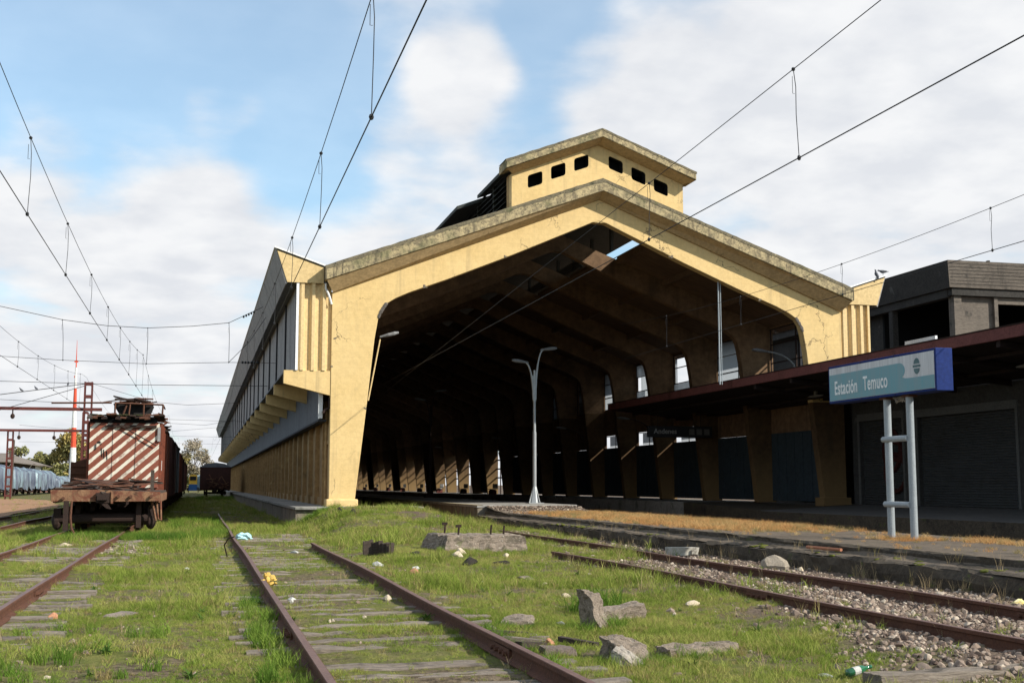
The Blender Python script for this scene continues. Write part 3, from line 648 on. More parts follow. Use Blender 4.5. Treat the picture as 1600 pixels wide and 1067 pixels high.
# --- left and right side structure
def mx_(pts, s_): return pts if s_ > 0 else [(2 * CX - x, z) for x, z in pts]
for s_ in (1, -1):
    X = lambda x: x if s_ > 0 else 2 * CX - x
    def bx(mb, x0, x1, *a): mb.box(min(X(x0), X(x1)), max(X(x0), X(x1)), *a)
    # gutter box: sloping outer fascia in panels, end board, soffit
    mb = MB(); mb.prism(mx_([(2.72, 10.60), (3.13, 9.36), (4.54, 9.36), (4.54, 9.99)], s_), F0 - .06, F0 - .02); mb.build('gutter_end_board', m_gutter, shed)
    mb = MB(); mb.prism(mx_([(2.60, 10.70), (2.64, 10.76), (4.95, 9.98), (4.93, 9.92)], s_), F0 - .12, YEND); mb.build('roof_flashing', m_white, shed)
    y = F0 - .018; k = 0
    while y < YEND:
        w = 2.1; e = min(y + w, YEND); mb = MB(); j = rnd.uniform(-.008, .008)
        mb.prism(mx_([(2.64 + j, 10.66), (3.07 + j, 9.30), (3.13 + j, 9.33), (2.70 + j, 10.69)], s_), y, e - .025); mb.build('fascia_panel', m_grey, shed); y = e
    mb = MB(); mb.prism(mx_([(2.76, 10.6), (3.15, 9.365), (4.9, 9.365), (4.9, 9.9)], s_), F0 + .0, YEND); mb.build('gutter_box', m_greyd, shed)
    # corrugated yellow infill between gutter and bracket
    prof = []; x = 3.60; d = .13
    while x < 4.86:
        prof += [(x, 0), (x + .09, d), (x + .21, d), (x + .235, 0)]; x += .42
    prof = [(px, q) for px, q in prof if px < 4.87] + [(4.874, 0)]
    z1 = 9.36
    for zz in (0,):
        mb = MB(); mb.loft([[(px if s_ > 0 else 2 * CX - 3.60 - 4.874 + px, F0 + .12 - q, 5.935) for px, q in prof], [(px if s_ > 0 else 2 * CX - 3.60 - 4.874 + px, F0 + .12 - q, z1) for px, q in prof]])
        o = mb.build('corrugated_infill', m_corr, shed); so = o.modifiers.new('t', 'SOLIDIFY'); so.thickness = .012
    mb = MB(); bx(mb, 3.50, 3.60, F0 - .03, F0 + .1, 5.935, 9.36); mb.build('corner_trim', m_white if s_ > 0 else m_corr, shed)
    # brackets: yellow cantilevers, one per frame
    mb = MB(); mb.prism(mx_([(3.07, 5.93), (3.07, 5.42), (4.878, 4.97), (4.878, 5.93)], s_), F0 + .03, F0 + .30); b0 = mb.build('bracket', m_yel, shed); bevel(b0, .015)
    mb = MB(); mb.prism(mx_([(3.07, 5.86), (3.07, 5.42), (4.55, 5.04), (4.55, 5.86)], s_), F0 + BAY, F0 + BAY + .30); b1 = mb.build('bracket', m_yel, shed)
    for i in range(2, NB): again(b1, 'bracket', d=(0, BAY * (i - 1), 0))
    mb = MB(); bx(mb, 3.09, 5.0, F0 + .31, YEND, 5.862, 5.93); mb.build('sill_slab', m_greyd, shed)
    # overhanging wall: grey panels between black ribs
    for i in range(NB - 1):
        ya = F0 + .12 + BAY * i
        for k in range(2):
            mb = MB(); bx(mb, 3.56, 3.62, ya + .25 + k * 3.05, ya + .25 + k * 3.05 + 2.98, 5.94, 9.36); mb.build('wall_panel' if s_ > 0 else 'glazed_panel', m_grey if s_ > 0 or i > 4 else m_glass, shed) if s_ > 0 or i > 4 or ((i * 2 + k) % 3 and i > 1) else None
    mb = MB(); bx(mb, 3.49, 3.60, F0 + BAY, F0 + BAY + .2, 5.94, 9.36); r0 = mb.build('rib', m_rib, shed)
    again(r0, 'rib', d=(0, -BAY + .12, 0))
    for i in range(2, NB): again(r0, 'rib', d=(0, BAY * (i - 1), 0))
    if s_ > 0: mb = MB(); bx(mb, 3.63, 3.70, F0 + .12, YEND, 5.94, 9.36); mb.build('wall_lining', m_soot, shed)
# left only: lower fascia, rendered wall with piers
y = F0 + .5
while y < YEND:
    e = min(y + 2.1, YEND); mb = MB(); mb.box(4.50, 4.56, y, e - .02, 4.06, 5.86); mb.build('lower_fascia_panel', m_greyd, shed); y = e
mb = MB(); mb.box(4.46, 4.62, F0 + .35, F0 + .5, 4.1, 5.4); mb.build('fascia_end_trim', m_white, shed)
mb = MB(); mb.box(4.47, 4.78, F0 + .42, YEND, 3.98, 4.06); mb.build('fascia_lip', m_rib, shed)
mb = MB(); mb.box(4.98, 5.04, F0 + .455, YEND, .7, 5.9); mb.build('side_wall', m_yel_side, shed)
mb = MB(); mb.box(4.90, 4.98, F0 + .455, YEND, .7, 1.02); mb.build('wall_plinth', m_yel_side, shed)
mb = MB(); mb.box(4.80, 4.98, F0 + 2.0, F0 + 2.28, .7, 4.9); pl0 = mb.build('pilaster', m_yel_side, shed)
for i in range(1, 2 * NB - 3): again(pl0, 'pilaster', d=(0, BAY * .5 * i, 0))
mb = MB(); mb.box(4.86, 4.98, F0 + .455, F0 + 2.28, 3.1, 3.25); mb.build('wall_band', m_yel_side, shed)
mb = MB(); mb.tube([(4.83, F0 + .9, .72), (4.83, F0 + .9, 4.4)], .055, 8)
o = mb.build('downpipe', m_yel_side, shed)
mb = MB(); mb.tube([(4.62, F0 + .2, 4.3), (4.7, F0 + .2, 4.42), (4.86, F0 + .1, 4.5), (4.86, F0 + .1, 4.9)], .05, 8); mb.build('broken_pipe', m_rustdk, shed)
mb = MB(); mb.tube([(4.62, F0 - .12, 9.35), (4.62, F0 - .12, 9.15), (4.72, F0 - .1, 8.95), (4.80, F0 - .06, 8.75), (4.86, F0 - .03, 8.55)], .045, 8); mb.build('gutter_spout', m_white, shed)
# right side wall: upper windows and lower openings between the legs
XR = 26.62
for i in range(NB - 1):
    ya, yb = F0 + BAY * i + .45, F0 + BAY * (i + 1) - .01
    mb = MB(); mb.box(XR, XR + .12, ya, yb, 5.5, 6.5); mb.build('spandrel', m_soot, shed)
    mb = MB(); mb.box(XR, XR + .12, ya, ya + .5, 6.5, 9.35); mb.box(XR, XR + .12, ya + .5, yb, 9.0, 9.35); mb.m = 0; mb.build('side_screen', m_soot, shed)
    mb = MB(); yo, ye, zo, ze = ya + .55, yb - .05, 6.5, 9.0
    for yy in (yo, (yo + ye) / 2 - .03, ye - .06): mb.box(XR + .02, XR + .08, yy, yy + .06, zo, ze)
    for zz in (zo, 7.3, 8.2, ze - .05): mb.box(XR + .025, XR + .075, yo, ye, zz, zz + .05)
    f = mb.build('window', m_rustdk, shed)
    r = random.Random(i)
    for (a, b_) in ((yo + .07, (yo + ye) / 2 - .04), ((yo + ye) / 2 + .04, ye - .07)):
        for (c, d_) in ((zo + .06, 7.29), (7.36, 8.19), (8.26, ze - .06)):
            if r.random() < .62 and i > 0:
                mb = MB(); mb.box(XR + .045, XR + .051, a, b_, c, d_); mb.build('pane', m_glass, f)
    if i < 2:
        mb = MB(); mb.box(XR + .01, XR + .07, ya, yb, 3.96, 5.49); mb.build('sun_stop_panel', m_soot, shed)  # unseen panel, added to stop a slit of sun above the canopy
    if i < 9:
        mb = MB(); mb.box(XR, XR + .06, ya, yb, .79, 3.95); mb.build('hoarding', m_hoard, shed)
        for k in range(7):
            mb = MB(); yy = ya + .2 + k * .82; mb.box(XR - .03, XR - .002, yy, yy + .06, .8, 3.93); mb.build('batten', m_hoard, shed)
        mb = MB()
        for yy in (ya + 1.2, ya + 2.4, ya + 3.6, yb - .1): mb.box(XR + .03, XR + .08, yy, yy + .05, 3.95, 5.5)
        mb.box(XR + .03, XR + .08, ya, yb, 4.7, 4.74); mb.tube([(XR + .05, ya + 1.3, 5.4), (XR + .05, ya + 2.4, 4.75), (XR + .05, ya + 3.6, 5.4)], .02, 5); wf = mb.build('opening_frame', m_rustdk, shed)
        if i in (2, 3, 4): mb = MB(); mb.box(XR, XR + .02, ya, yb, 4.76, 5.49); mb.build('top_board', m_soot, shed)  # boards added to cut the sun streaks through the open top
        if i > 4: mb = MB(); mb.box(XR, XR + .02, ya + (.0 if i % 2 else 3.2), yb, 3.96, 5.49); mb.build('top_board', m_soot, shed)
        if i >= 2:
            for yy in (ya + .05, ya + 1.27, ya + 2.47, ya + 3.67):
                mb = MB(); mb.box(XR + .045, XR + .05, yy, min(yy + 1.1, yb - .12), 3.97, 4.69); mb.build('pane', m_glass, wf)
    else:
        mb = MB(); mb.box(XR, XR + .1, ya, yb, 4.6, 5.5); mb.build('spandrel', m_soot, shed)
        mb = MB()
        for zz in (2.1, 2.9, 3.7): mb.box(XR + .02, XR + .08, ya, yb, zz + .2 * (i % 3), zz + .2 * (i % 3) + .12)
        for yy in (1.6, 3.2, 4.6): mb.box(XR + .1, XR + .18, ya + yy, ya + yy + .12, .7, 4.6)
        if i % 2: mb.prism([(ya, .7), (ya + 2.5, .7), (yb, 4.5), (yb - .6, 4.6), (ya, 2.6)], XR + .2, XR + .24, 'X')
        mb.build('streak_bars', m_rustdk, shed)  # made-up bars, added to break the sun into streaks on the legs
        if i % 4 == 2: 
            mb = MB(); mb.box(XR, XR + .06, ya, yb, .75, 4.6); mb.build('hoarding', m_hoard, shed)  # extra closed bay, added to break up the row of sunlit legs
# far gable end, closed down to head height
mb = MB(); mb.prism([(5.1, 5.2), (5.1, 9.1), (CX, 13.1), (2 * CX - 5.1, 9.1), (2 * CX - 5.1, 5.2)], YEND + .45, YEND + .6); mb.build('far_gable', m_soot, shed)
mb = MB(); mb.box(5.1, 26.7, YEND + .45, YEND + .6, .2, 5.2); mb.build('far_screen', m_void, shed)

# ------------------------------------------------------------------ platform canopy and station wall
cano = thing('platform_canopy', 'maroon edged flat canopy reaching from the right edge into the shed', 'canopy', (22, 8, .46))
XC = 22.0
def cz(y): return 5.96 + .0 * y
rings = []
mb = MB()
for y in (4, 20, 40, 65): rings.append([(XC, y, 5.63), (XC, y, 5.96), (XC + .07, y, 5.97), (XC + .07, y, 5.62)])
mb.loft(rings, closed=True, caps=True); mb.build('fascia', m_maroon, cano)
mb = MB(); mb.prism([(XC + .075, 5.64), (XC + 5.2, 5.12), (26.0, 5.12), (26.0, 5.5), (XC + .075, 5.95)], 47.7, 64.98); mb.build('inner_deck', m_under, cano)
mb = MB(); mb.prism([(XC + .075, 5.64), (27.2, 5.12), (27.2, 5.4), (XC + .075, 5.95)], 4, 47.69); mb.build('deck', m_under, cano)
mb = MB(); mb.prism([(XC, 5.62), (XC + 4.2, 5.2), (XC + 4.2, 5.5), (XC, 5.96)], 65.0, 65.07); mb.build('end_fascia', m_maroon, cano)
mb = MB(); mb.box(XC - .02, XC + .1, 4, 65.1, 5.972, 6.0); mb.build('edge_flashing', m_rustdk, cano)
y = 8.
mb = MB(); mb.prism([(XC + .1, 5.44), (27.15, 4.92), (27.15, 5.10), (XC + .1, 5.62)], 8, 8.18); b0 = mb.build('beam', m_under, cano)
for k in range(1, 13): again(b0, 'beam', d=(0, 3.2 * k, 0))
for x in (23.4, 25.4):
    z = 5.63 - (x - 22) * .1; mb = MB(); mb.box(x, x + .1, 4, 64.9, z - .13, z - .02); mb.build('purlin', m_under, cano)
# light fittings hanging below
m_fit = pmat('dusty_light_fitting', (.22, .21, .19), None, 3, .6, bump=.1)
mb = MB(); mb.ell((24.6, 46, 5.16), (.16, .62, .06), 10, 6); mb.box(24.56, 24.64, 45.9, 46.1, 5.2, 5.36); l0 = mb.build('ceiling_light', m_fit, base=(24.6, 46, 5.16)); tag(l0, 'oval dusty light fitting under the canopy, left of the station name sign', 'ceiling light', 'light fittings under the canopy')
l1 = again(l0, 'ceiling_light', d=(0, -13.5, 0)); l1['label'] = 'oval dusty light fitting under the canopy, right of the station name sign'

st = thing('station_wall', 'dark grey station building wall with two roller shutters under the canopy', 'station building', (27.3, 40, .7))
XW = 27.3
holes = [(36.9, 42.9, .7, 4.15), (44.0, 47.3, .7, 4.2)]
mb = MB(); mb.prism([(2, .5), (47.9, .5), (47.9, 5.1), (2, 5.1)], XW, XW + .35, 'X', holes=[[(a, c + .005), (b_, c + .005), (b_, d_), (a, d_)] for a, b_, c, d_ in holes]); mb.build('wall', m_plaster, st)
for a, b_, c, d_ in holes:
    mb = MB(); z = c; rings = []
    while z < d_:
        rings += [[(XW + .19, a - .02, z), (XW + .19, b_ + .02, z)], [(XW + .15, a - .02, z + .03), (XW + .15, b_ + .02, z + .03)], [(XW + .15, a - .02, z + .06), (XW + .15, b_ + .02, z + .06)], [(XW + .19, a - .02, z + .088), (XW + .19, b_ + .02, z + .088)]]; z += .095
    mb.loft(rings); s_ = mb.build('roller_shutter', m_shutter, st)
    mb = MB(); mb.box(XW - .03, XW, a - .14, a, c, d_ + .0); mb.box(XW - .03, XW, b_, b_ + .14, c, d_ + .0); mb.box(XW - .035, XW, a - .14, b_ + .14, d_, d_ + .3); mb.build('door_frame', pmat('pale_grey_trim', (.11, .11, .105), None, 2, .8), st)
# dark red sprayed letters on the left shutter: flat paint strokes
m_spray = pmat('dark_red_spray', (.055, .012, .01), None, 3, .8)
mb = MB(); P_ = XW + .145
for cy, cz_, ry, rz in ((45.0, 2.9, .6, .8), (44.8, 2.0, .75, .75)):
    prev = None
    for k in range(25):
        a = k / 24 * 2 * math.pi; q = (P_, cy + ry * math.cos(a), cz_ + rz * math.sin(a)); 
        if prev: mb.tube([prev, q], .11, 5)
        prev = q
for zz in (2.5, 3.2): mb.tube([(P_, 44.3, zz), (P_, 45.6, zz + .2)], .14, 5)
mb.build('graffiti', m_spray, st)
mb = MB(); mb.box(27.7, 36, -8, 47.5, .4, 7.0); mb.build('sun_block_room', m_oldd, st); mb = MB(); mb.box(29.2, 36, 47.6, 56.4, .4, 7.0); mb.build('sun_block_wing', m_oldd, st)  # unseen bulk behind the canopy, sized to keep sun off the shed legs

# hanging direction board
hb = thing('direction_board', 'dark hanging board with white lettering under the canopy end', 'sign', (25.5, 60, 4.56))
mb = MB(); mb.box(22.45, 26.0, 59.9, 60.15, 3.97, 4.55); o = mb.build('board', pmat('near_black_sign', (.022, .022, .024), None, 3, .6), hb); bevel(o, .02)
for x in (23.0, 25.4):
    mb = MB(); mb.tube([(x, 60.02, 4.55), (x, 60.02, 5.3)], .02, 6); mb.build('hanger', m_rustdk, hb)
def text(name, s, size, mat, parent, M, ext=.004, off=0., sx=1., space=1.):
    cu = bpy.data.curves.new(name, 'FONT'); cu.body = s; cu.size = size; cu.extrude = ext; cu.offset = off; cu.space_character = space
    to = bpy.data.objects.new('tmp', cu); C.objects.link(to); bpy.context.view_layer.update()
    me = bpy.data.meshes.new_from_object(to.evaluated_get(bpy.context.evaluated_depsgraph_get())); bpy.data.objects.remove(to)
    me.name = name; me.transform(M @ Matrix.Diagonal((sx, 1, 1, 1))); me.transform(Matrix.Translation(-wloc(parent))); me.materials.clear(); me.materials.append(mat)
    o = bpy.data.objects.new(name, me); C.objects.link(o); o.parent = parent; return o
m_dimlet = pmat('dim_white_lettering', (.30, .30, .29), None, 5, .7, bump=0)
RX = Matrix.Rotation(R(90), 4, 'X')
text('lettering', 'Andenes', .36, m_dimlet, hb, Matrix.Translation((22.75, 59.89, 4.16)) @ RX, off=.006)
m_pic = pmat('dim_pictogram', (.12, .12, .11), None, 5, .7, bump=0)
mb = MB()
for k in range(3):
    x = 24.7 + k * .42; mb.box(x, x + .3, 59.885, 59.895, 4.1, 4.4)
mb.build('pictogram', m_pic, hb)

# ------------------------------------------------------------------ old concrete building behind the canopy
ob = thing('concrete_building', 'blackened open concrete building with board marked parapet behind the canopy', 'building', (38.5, 57, .5))
BX, BY, BZ = 38.5, 57.0, 13.45
# parapet, leaning outwards at the top: front (facing the camera) and side (facing the tracks)
mb = MB(); mb.loft([[(BX - .05, BY, BZ), (BX + .15, BY + .2, 12.02), (BX + .6, BY + .65, 12.02), (BX + .5, BY + .5, BZ)], [(62, BY, BZ), (62, BY + .2, 12.02), (62, BY + .65, 12.02), (62, BY + .5, BZ)]], closed=True, caps=True); mb.build('front_parapet', m_oldc, ob)
mb = MB(); mb.loft([[(BX - .045, BY + .01, BZ - .003), (BX + .155, BY + .21, 12.0), (BX + .6, BY + .66, 12.0), (BX + .5, BY + .51, BZ - .003)], [(BX - .045, 82, BZ - .003), (BX + .155, 82, 12.0), (BX + .6, 82, 12.0), (BX + .5, 82, BZ - .003)]], closed=True, caps=True); mb.build('side_parapet', m_oldd, ob)
for k in range(7):       # board lines cast into the parapet
    z = 12.2 + k * .18; mb = MB(); t_ = (BZ - z) / 1.43 * .2
    mb.box(BX + .02 + t_, 62, BY + t_ - .012, BY + t_ + .01, z, z + .02); mb.build('board_joint', m_oldd, ob)
for x in (41.0, 43.6, 46.2): 
    mb = MB(); mb.box(x, x + .12, BY + .1, BY + .3, BZ, BZ + .1); mb.build('upstand', m_oldd, ob)
mb = MB(); mb.box(BX + .2, 62, BY + .67, 82, 12.9, 13.1); mb.build('roof_slab', m_oldd, ob)
mb = MB(); mb.box(BX + .35, 62, BY + .3, BY + .7, 11.62, 12.0); mb.build('front_beam', m_oldd, ob)
mb = MB(); mb.box(BX + .3, BX + .75, BY + .72, 82, 11.55, 11.99); mb.build('side_beam', m_oldd, ob)
mb = MB(); mb.box(BX + .55, BX + 1.0, BY + .45, BY + .95, 5, 11.6); mb.build('corner_column', m_oldc, ob)
mb = MB(); mb.box(BX + 1.02, BX + 3.0, BY + .62, BY + .85, 5, 11.6); mb.build('wall_panel', m_oldc, ob)
mb = MB(); mb.box(BX + 3.0, BX + 3.22, BY + .42, BY + .8, 5, 11.6); mb.build('pier', m_oldc, ob)
mb = MB(); mb.box(BX + 3.24, 62, BY + .5, BY + .72, 11.25, 11.6); mb.build('lintel', m_oldc, ob)
mb = MB(); mb.box(BX + .35, BX + .7, 63.2, 63.6, 5, 11.55); c0 = mb.build('column', m_oldd, ob)
for k in range(1, 4): again(c0, 'column', d=(0, 5.6 * k, 0))
mb = MB(); mb.box(BX + .3, 62, BY + .7, 82, 7.6, 7.9); mb.build('floor_slab', m_oldd, ob)
mb = MB(); mb.box(BX + .9, 62, BY + 8, BY + 8.2, 5, 12.9); mb.build('inner_wall', m_void, ob)
mb = MB(); mb.box(BX + 8, BX + 8.2, BY + .9, BY + 8, 5, 12.9); mb.build('inner_partition', m_void, ob)
mb = MB(); mb.box(BX + .9, BX + 1.1, BY + 8.2, 82, 5, 12.9); mb.build('side_wall', m_oldd, ob)
mb = MB(); mb.box(BX + .5, 62, 65.2, 82, .3, 7.6); mb.box(BX + .5, 62, BY + .9, 65.2, .3, 5); mb.build('lower_storey', m_oldd, ob)
# white board standing in for sky seen through the open storey
mb = MB(); mb.box(28.5, 28.6, 43.3, 45.5, 7.01, 7.47); 
tag(mb.build('white_board', pmat('sky_gap_white', (.85, .85, .85), None, 2, .6, bump=0), base=(28.5, 44, 7.0)), 'white board standing in for bright sky above the canopy, behind the name sign', 'board')

# ------------------------------------------------------------------ station name sign
sg = thing('station_name_sign', 'long blue boxed sign on two grey tube posts reading Estación Temuco', 'sign', (13.58, 22.4, .45))
XA, XB, YA, YBk, ZA, ZB = 13.40, 13.76, 20.37, 24.46, 3.29, 4.10
m_blue = pmat('sun_faded_blue_metal', (.013, .030, .14), (.011, .025, .11), 2, .7, bump=.05, streak=.2, spec=.12)
mb = MB(); mb.box(XA, XB, YA, YBk, ZA, ZB); o = mb.build('case', m_blue, sg); bevel(o, .012)
def sign_face():
    m = bpy.data.materials.new('sign_print'); m.use_nodes = True; nt = m.node_tree; L = nt.links.new; b = nt.nodes['Principled BSDF']; b.inputs['Roughness'].default_value = .45
    geo = N(nt, 'ShaderNodeNewGeometry'); sx = N(nt, 'ShaderNodeSeparateXYZ'); L(geo.outputs['Position'], sx.inputs[0])
    mp = N(nt, 'ShaderNodeMapping'); mp.inputs['Scale'].default_value = (1, 7, .5); L(geo.outputs['Position'], mp.inputs[0])
    n = N(nt, 'ShaderNodeTexNoise', inp={'Scale': 1.6, 'Detail': 6, 'Roughness': .65}); L(mp.outputs[0], n.inputs['Vector'])
    r = N(nt, 'ShaderNodeValToRGB'); L(n.outputs[0], r.inputs[0]); r.color_ramp.elements[0].position = .35; r.color_ramp.elements[1].position = .68
    return m, nt, r, b, L
m_sw, nt, r, b, L = sign_face(); m_sw.name = 'grimy_white_print'; r.color_ramp.elements[0].color = (.58, .58, .59, 1); r.color_ramp.elements[1].color = (.40, .40, .41, 1); L(r.outputs[0], b.inputs['Base Color'])
m_st, nt, r, b, L = sign_face(); m_st.name = 'faded_teal_print'; r.color_ramp.elements[0].color = (.10, .28, .33, 1); r.color_ramp.elements[1].color = (.16, .27, .30, 1); L(r.outputs[0], b.inputs['Base Color'])
mb = MB(); mb.box(XA - .006, XA - .001, YA + .05, YBk - .05, ZA + .05, ZB - .05); mb.build('white_panel', m_sw, sg)
# teal field: lower half full length, upper band with a rounded end
zl, zh = ZA + .055, ZB - .055; H_ = zh - zl; yl, yr_ = YBk - .055, YA + .055     # left end of the face is the far end (large y)
W_ = yl - yr_
def f2(u, v): return (yl - u * W_, zl + v * H_)      # u from the left, v from the bottom
teal = [f2(0, 0), f2(1, 0), f2(1, .36), f2(.80, .36)]
teal += [f2(.735 + .015, .37)] + [f2(.70 + .05 * math.cos(R(a)), .60 + .22 * math.sin(R(a))) for a in range(-60, 95, 15)] + [f2(0, .80)]
mb = MB(); mb.prism(teal, XA - .010, XA - .0065, 'X'); mb.build('teal_field', m_st, sg)
m_let = pmat('off_white_lettering', (.82, .83, .82), (.66, .67, .66), 5, .6, bump=0)
ML = Matrix.Translation((XA - .012, 0, 0)) @ Matrix(((0, 0, -1, 0), (-1, 0, 0, 0), (0, 1, 0, 0), (0, 0, 0, 1)))
def sign_text(s, u, v, size, sx, off):
    y, z = f2(u, v); M = Matrix.Translation((XA - .014, y, z)) @ Matrix(((0, 0, -1, 0), (-1, 0, 0, 0), (0, 1, 0, 0), (0, 0, 0, 1)))
    return text('lettering', s, size, m_let, sg, M, .002, off, sx, 1.06)
sign_text('Estación', .055, .18, .41, .66, .007)
sign_text('Temuco', .355, .20, .41, .66, .007)
# emblem: two half discs with a bar between them
m_emb = pmat('teal_emblem', (.10, .17, .18), None, 3, .6, bump=0)
cyy, czz = f2(.855, .66)
for s_ in (1, -1):
    hp = [(cyy - .10 * math.cos(R(a)) - s_ * .0, czz + s_ * (.045 + .11 * math.sin(R(a)))) for a in range(0, 181, 15)]
    mb = MB(); mb.prism(hp, XA - .010, XA - .0065, 'X'); mb.build('emblem', m_emb, sg)
mb = MB(); mb.box(XA - .010, XA - .0065, cyy - .13, cyy + .13, czz - .022, czz + .022); mb.build('emblem_bar', m_emb, sg)
mb = MB()
for yy in (YA + .02, YBk - .02, 21.8, 23.1):
    for zz in (ZA + .025, ZB - .025): mb.ell((XA - .006, yy, zz), (.008, .014, .014), 6, 4)
mb.build('screw', m_rustdk, sg)
for py in (22.38, 21.56):
    mb = MB(); mb.tube([(13.56, py, .455), (13.56, py, .475)], .15, 12); mb.build('foot_flange', m_rust, sg)
    mb = MB(); mb.box(13.46, 13.66, py - .13, py + .13, 3.25, 3.288); mb.build('bracket', m_rust, sg)
    mb = MB(); mb.tube([(13.56, py, .44), (13.56, py, 3.29)], .074, 16); mb.build('post', m_pipe, sg, smooth=False)
for z in (2.44, 1.14):
    mb = MB(); mb.tube([(13.50, 22.47, z), (13.50, 21.56, z)], .06, 14); mb.build('rung', m_pipe, sg)
mb = MB(); r = random.Random(2)
for k in range(26): mb.tube([(13.58, 22.2 - .5 * r.random(), 3.28), (13.55 + .1 * r.random(), 22.2 - .5 * r.random(), 3.16 + .1 * r.random())], .012, 4)
tag(mb.build('bird_nest', pmat('straw_nest', (.36, .32, .27), (.2, .17, .14), 20, 1), base=(13.58, 22, 3.2)), 'ragged straw nest wedged under the name sign between its posts', 'nest')

# ------------------------------------------------------------------ lamp posts
def lamp_head(mb, p, d, tilt=.12, L_=.62):
    d = Vector(d).normalized(); a = Vector((-d.y, d.x, 0)); rings = []
    for t, w, h in ((-.25, .04, .04), (0, .08, .06), (.3, .13, .08), (.7, .14, .09), (1., .09, .05)):
        c = Vector(p) + d * t * L_ + Vector((0, 0, t * L_ * tilt)); rings.append([c + a * w, c + a * w * .7 + Vector((0, 0, h)), c - a * w * .7 + Vector((0, 0, h)), c - a * w, c - a * w * .8 + Vector((0, 0, -h * .6)), c + a * w * .8 + Vector((0, 0, -h * .6))])
    mb.loft(rings, closed=True, caps=True)
def two_arm_lamp(loc, label, group='platform lamps', m_steel=m_steel):
    x, y, z = loc; t = thing('platform_lamp', label, 'lamp post', loc, group)
    mb = MB(); mb.tube([(x, y, z), (x, y, z + .3), (x, y, z + 3.2), (x, y, z + 3.21), (x, y, z + 6.0)], [.085, .085, .085, .062, .055], 14); mb.build('pole', m_steel, t)
    mb = MB()
    for k in range(4):
        a = math.pi / 2 * k + .5; dx, dy = math.cos(a), math.sin(a); n = Vector((-dy, dx, 0)) * .008
        v = [Vector((x + dx * .07, y + dy * .07, z + .02)), Vector((x + dx * .36, y + dy * .36, z + .02)), Vector((x + dx * .34, y + dy * .34, z + .08)), Vector((x + dx * .08, y + dy * .08, z + .72))]
        mb.add([q - n for q in v] + [q + n for q in v], [(0, 1, 2, 3), (7, 6, 5, 4), (0, 4, 5, 1), (1, 5, 6, 2), (2, 6, 7, 3), (3, 7, 4, 0)])
    mb.tube([(x, y, z + .03), (x, y, z + .75)], [.27, .09], 8)
    mb.build('gusset_base', m_steel, t); mb = MB(); mb.box(x - .34, x + .34, y - .34, y + .34, z, z + .03); mb.build('base_plate', m_steel, t)
    for s_, dz, reach in ((-1, .35, .62), (1, .95, .62)):
        pts = [(x + s_ * .02, y, z + 4.6)]
        for k in range(9):
            q = k / 8 * math.pi / 2; h = 1.3 + dz; pts.append((x + s_ * (.05 + reach * .62 * (1 - math.cos(q)) ** 1.0), y, z + 4.7 + h * math.sin(q)))
        mb = MB(); mb.tube(pts, [.05] * 5 + [.04] * 5, 10); mb.build('arm', m_steel, t)
        mb = MB(); lamp_head(mb, (pts[-1][0], y, pts[-1][2]), (s_, 0, 0)); mb.build('lamp_head', pmat('grey_lamp_housing', (.20, .205, .21), (.12, .12, .12), 4, .5), t)
    mb = MB(); mb.box(x - .12, x + .12, y - .03, y + .03, z + 5.5, z + 5.75); mb.build('brace', m_steel, t)
    return t
two_arm_lamp((14.69, 53.8, .70), 'tall galvanised two armed lamp on the end of the middle platform')
two_arm_lamp((14.68, 79.7, .70), 'dim two armed lamp further inside the shed on the middle platform', m_steel=m_rustdk)  # dark material puts the shade inside the shed into this lamp's colour
def wall_lamp(loc, d, label, reach=1.5, drop=1.3, m_steel=m_steel):
    x, y, z = loc; t = thing('wall_lamp', label, 'lamp', loc, 'curved arm lamps on the shed legs'); pts = []
    for k in range(9):
        q = k / 8 * math.pi / 2; pts.append((x + d * reach * (1 - math.cos(q)), y, z - drop + drop * math.sin(q)))
    mb = MB(); mb.tube(pts, .035, 8); mb.build('arm', m_steel, t)
    mb = MB(); lamp_head(mb, pts[-1], (d, 0, 0), .1, .6); mb.build('lamp_head', pmat('worn_lamp_housing', (.16, .16, .16), (.10, .10, .10), 4, .5), t); return t
wall_lamp((25.95, 50.3, 7.45), -1, 'curved arm lamp above the canopy at the right side of the shed', 1.5, .9)
mb = MB(); 
tl = thing('wall_lamp', 'straight arm lamp leaning from the left pillar of the gable', 'lamp', (6.6, 49.9, 5.0), 'curved arm lamps on the shed legs')
mb.tube([(6.55, 49.5, 4.9), (7.06, 49.9, 7.45)], .032, 8); mb.build('arm', m_gutter, tl)
mb = MB(); lamp_head(mb, (7.2, 49.9, 7.58), (1, 0, 0), .25, .62); mb.build('lamp_head', pmat('dusty_lamp_housing', (.26, .26, .26), (.14, .14, .14), 6, .5), tl)
for k, (yy, lab) in enumerate(((67.3, 'curved arm lamp on the fourth right leg inside the shed'), (80, 'curved arm lamp on a right leg just left of the big lamp post'), (98.8, 'curved arm lamp on a right leg deep in the dark shed'), (124, 'small curved arm lamp on a right leg far down the shed'))):
    wall_lamp((25.3, yy - .1, 5.3), -1, lab, 1.4, .9, m_rustdk)
# twin conduits hanging from the gable down to the canopy
cd = thing('conduit', 'pair of thin pale vertical pipes between gable and canopy edge', 'pipe', (21.4, 48.7, 5.9))
for dx, rr in ((0, .035), (.10, .02)):
    mb = MB(); mb.tube([(21.36 + dx, 48.30, 5.75), (21.36 + dx, 48.30, 10.3)], rr, 8); mb.build('pipe', m_pipe, cd)

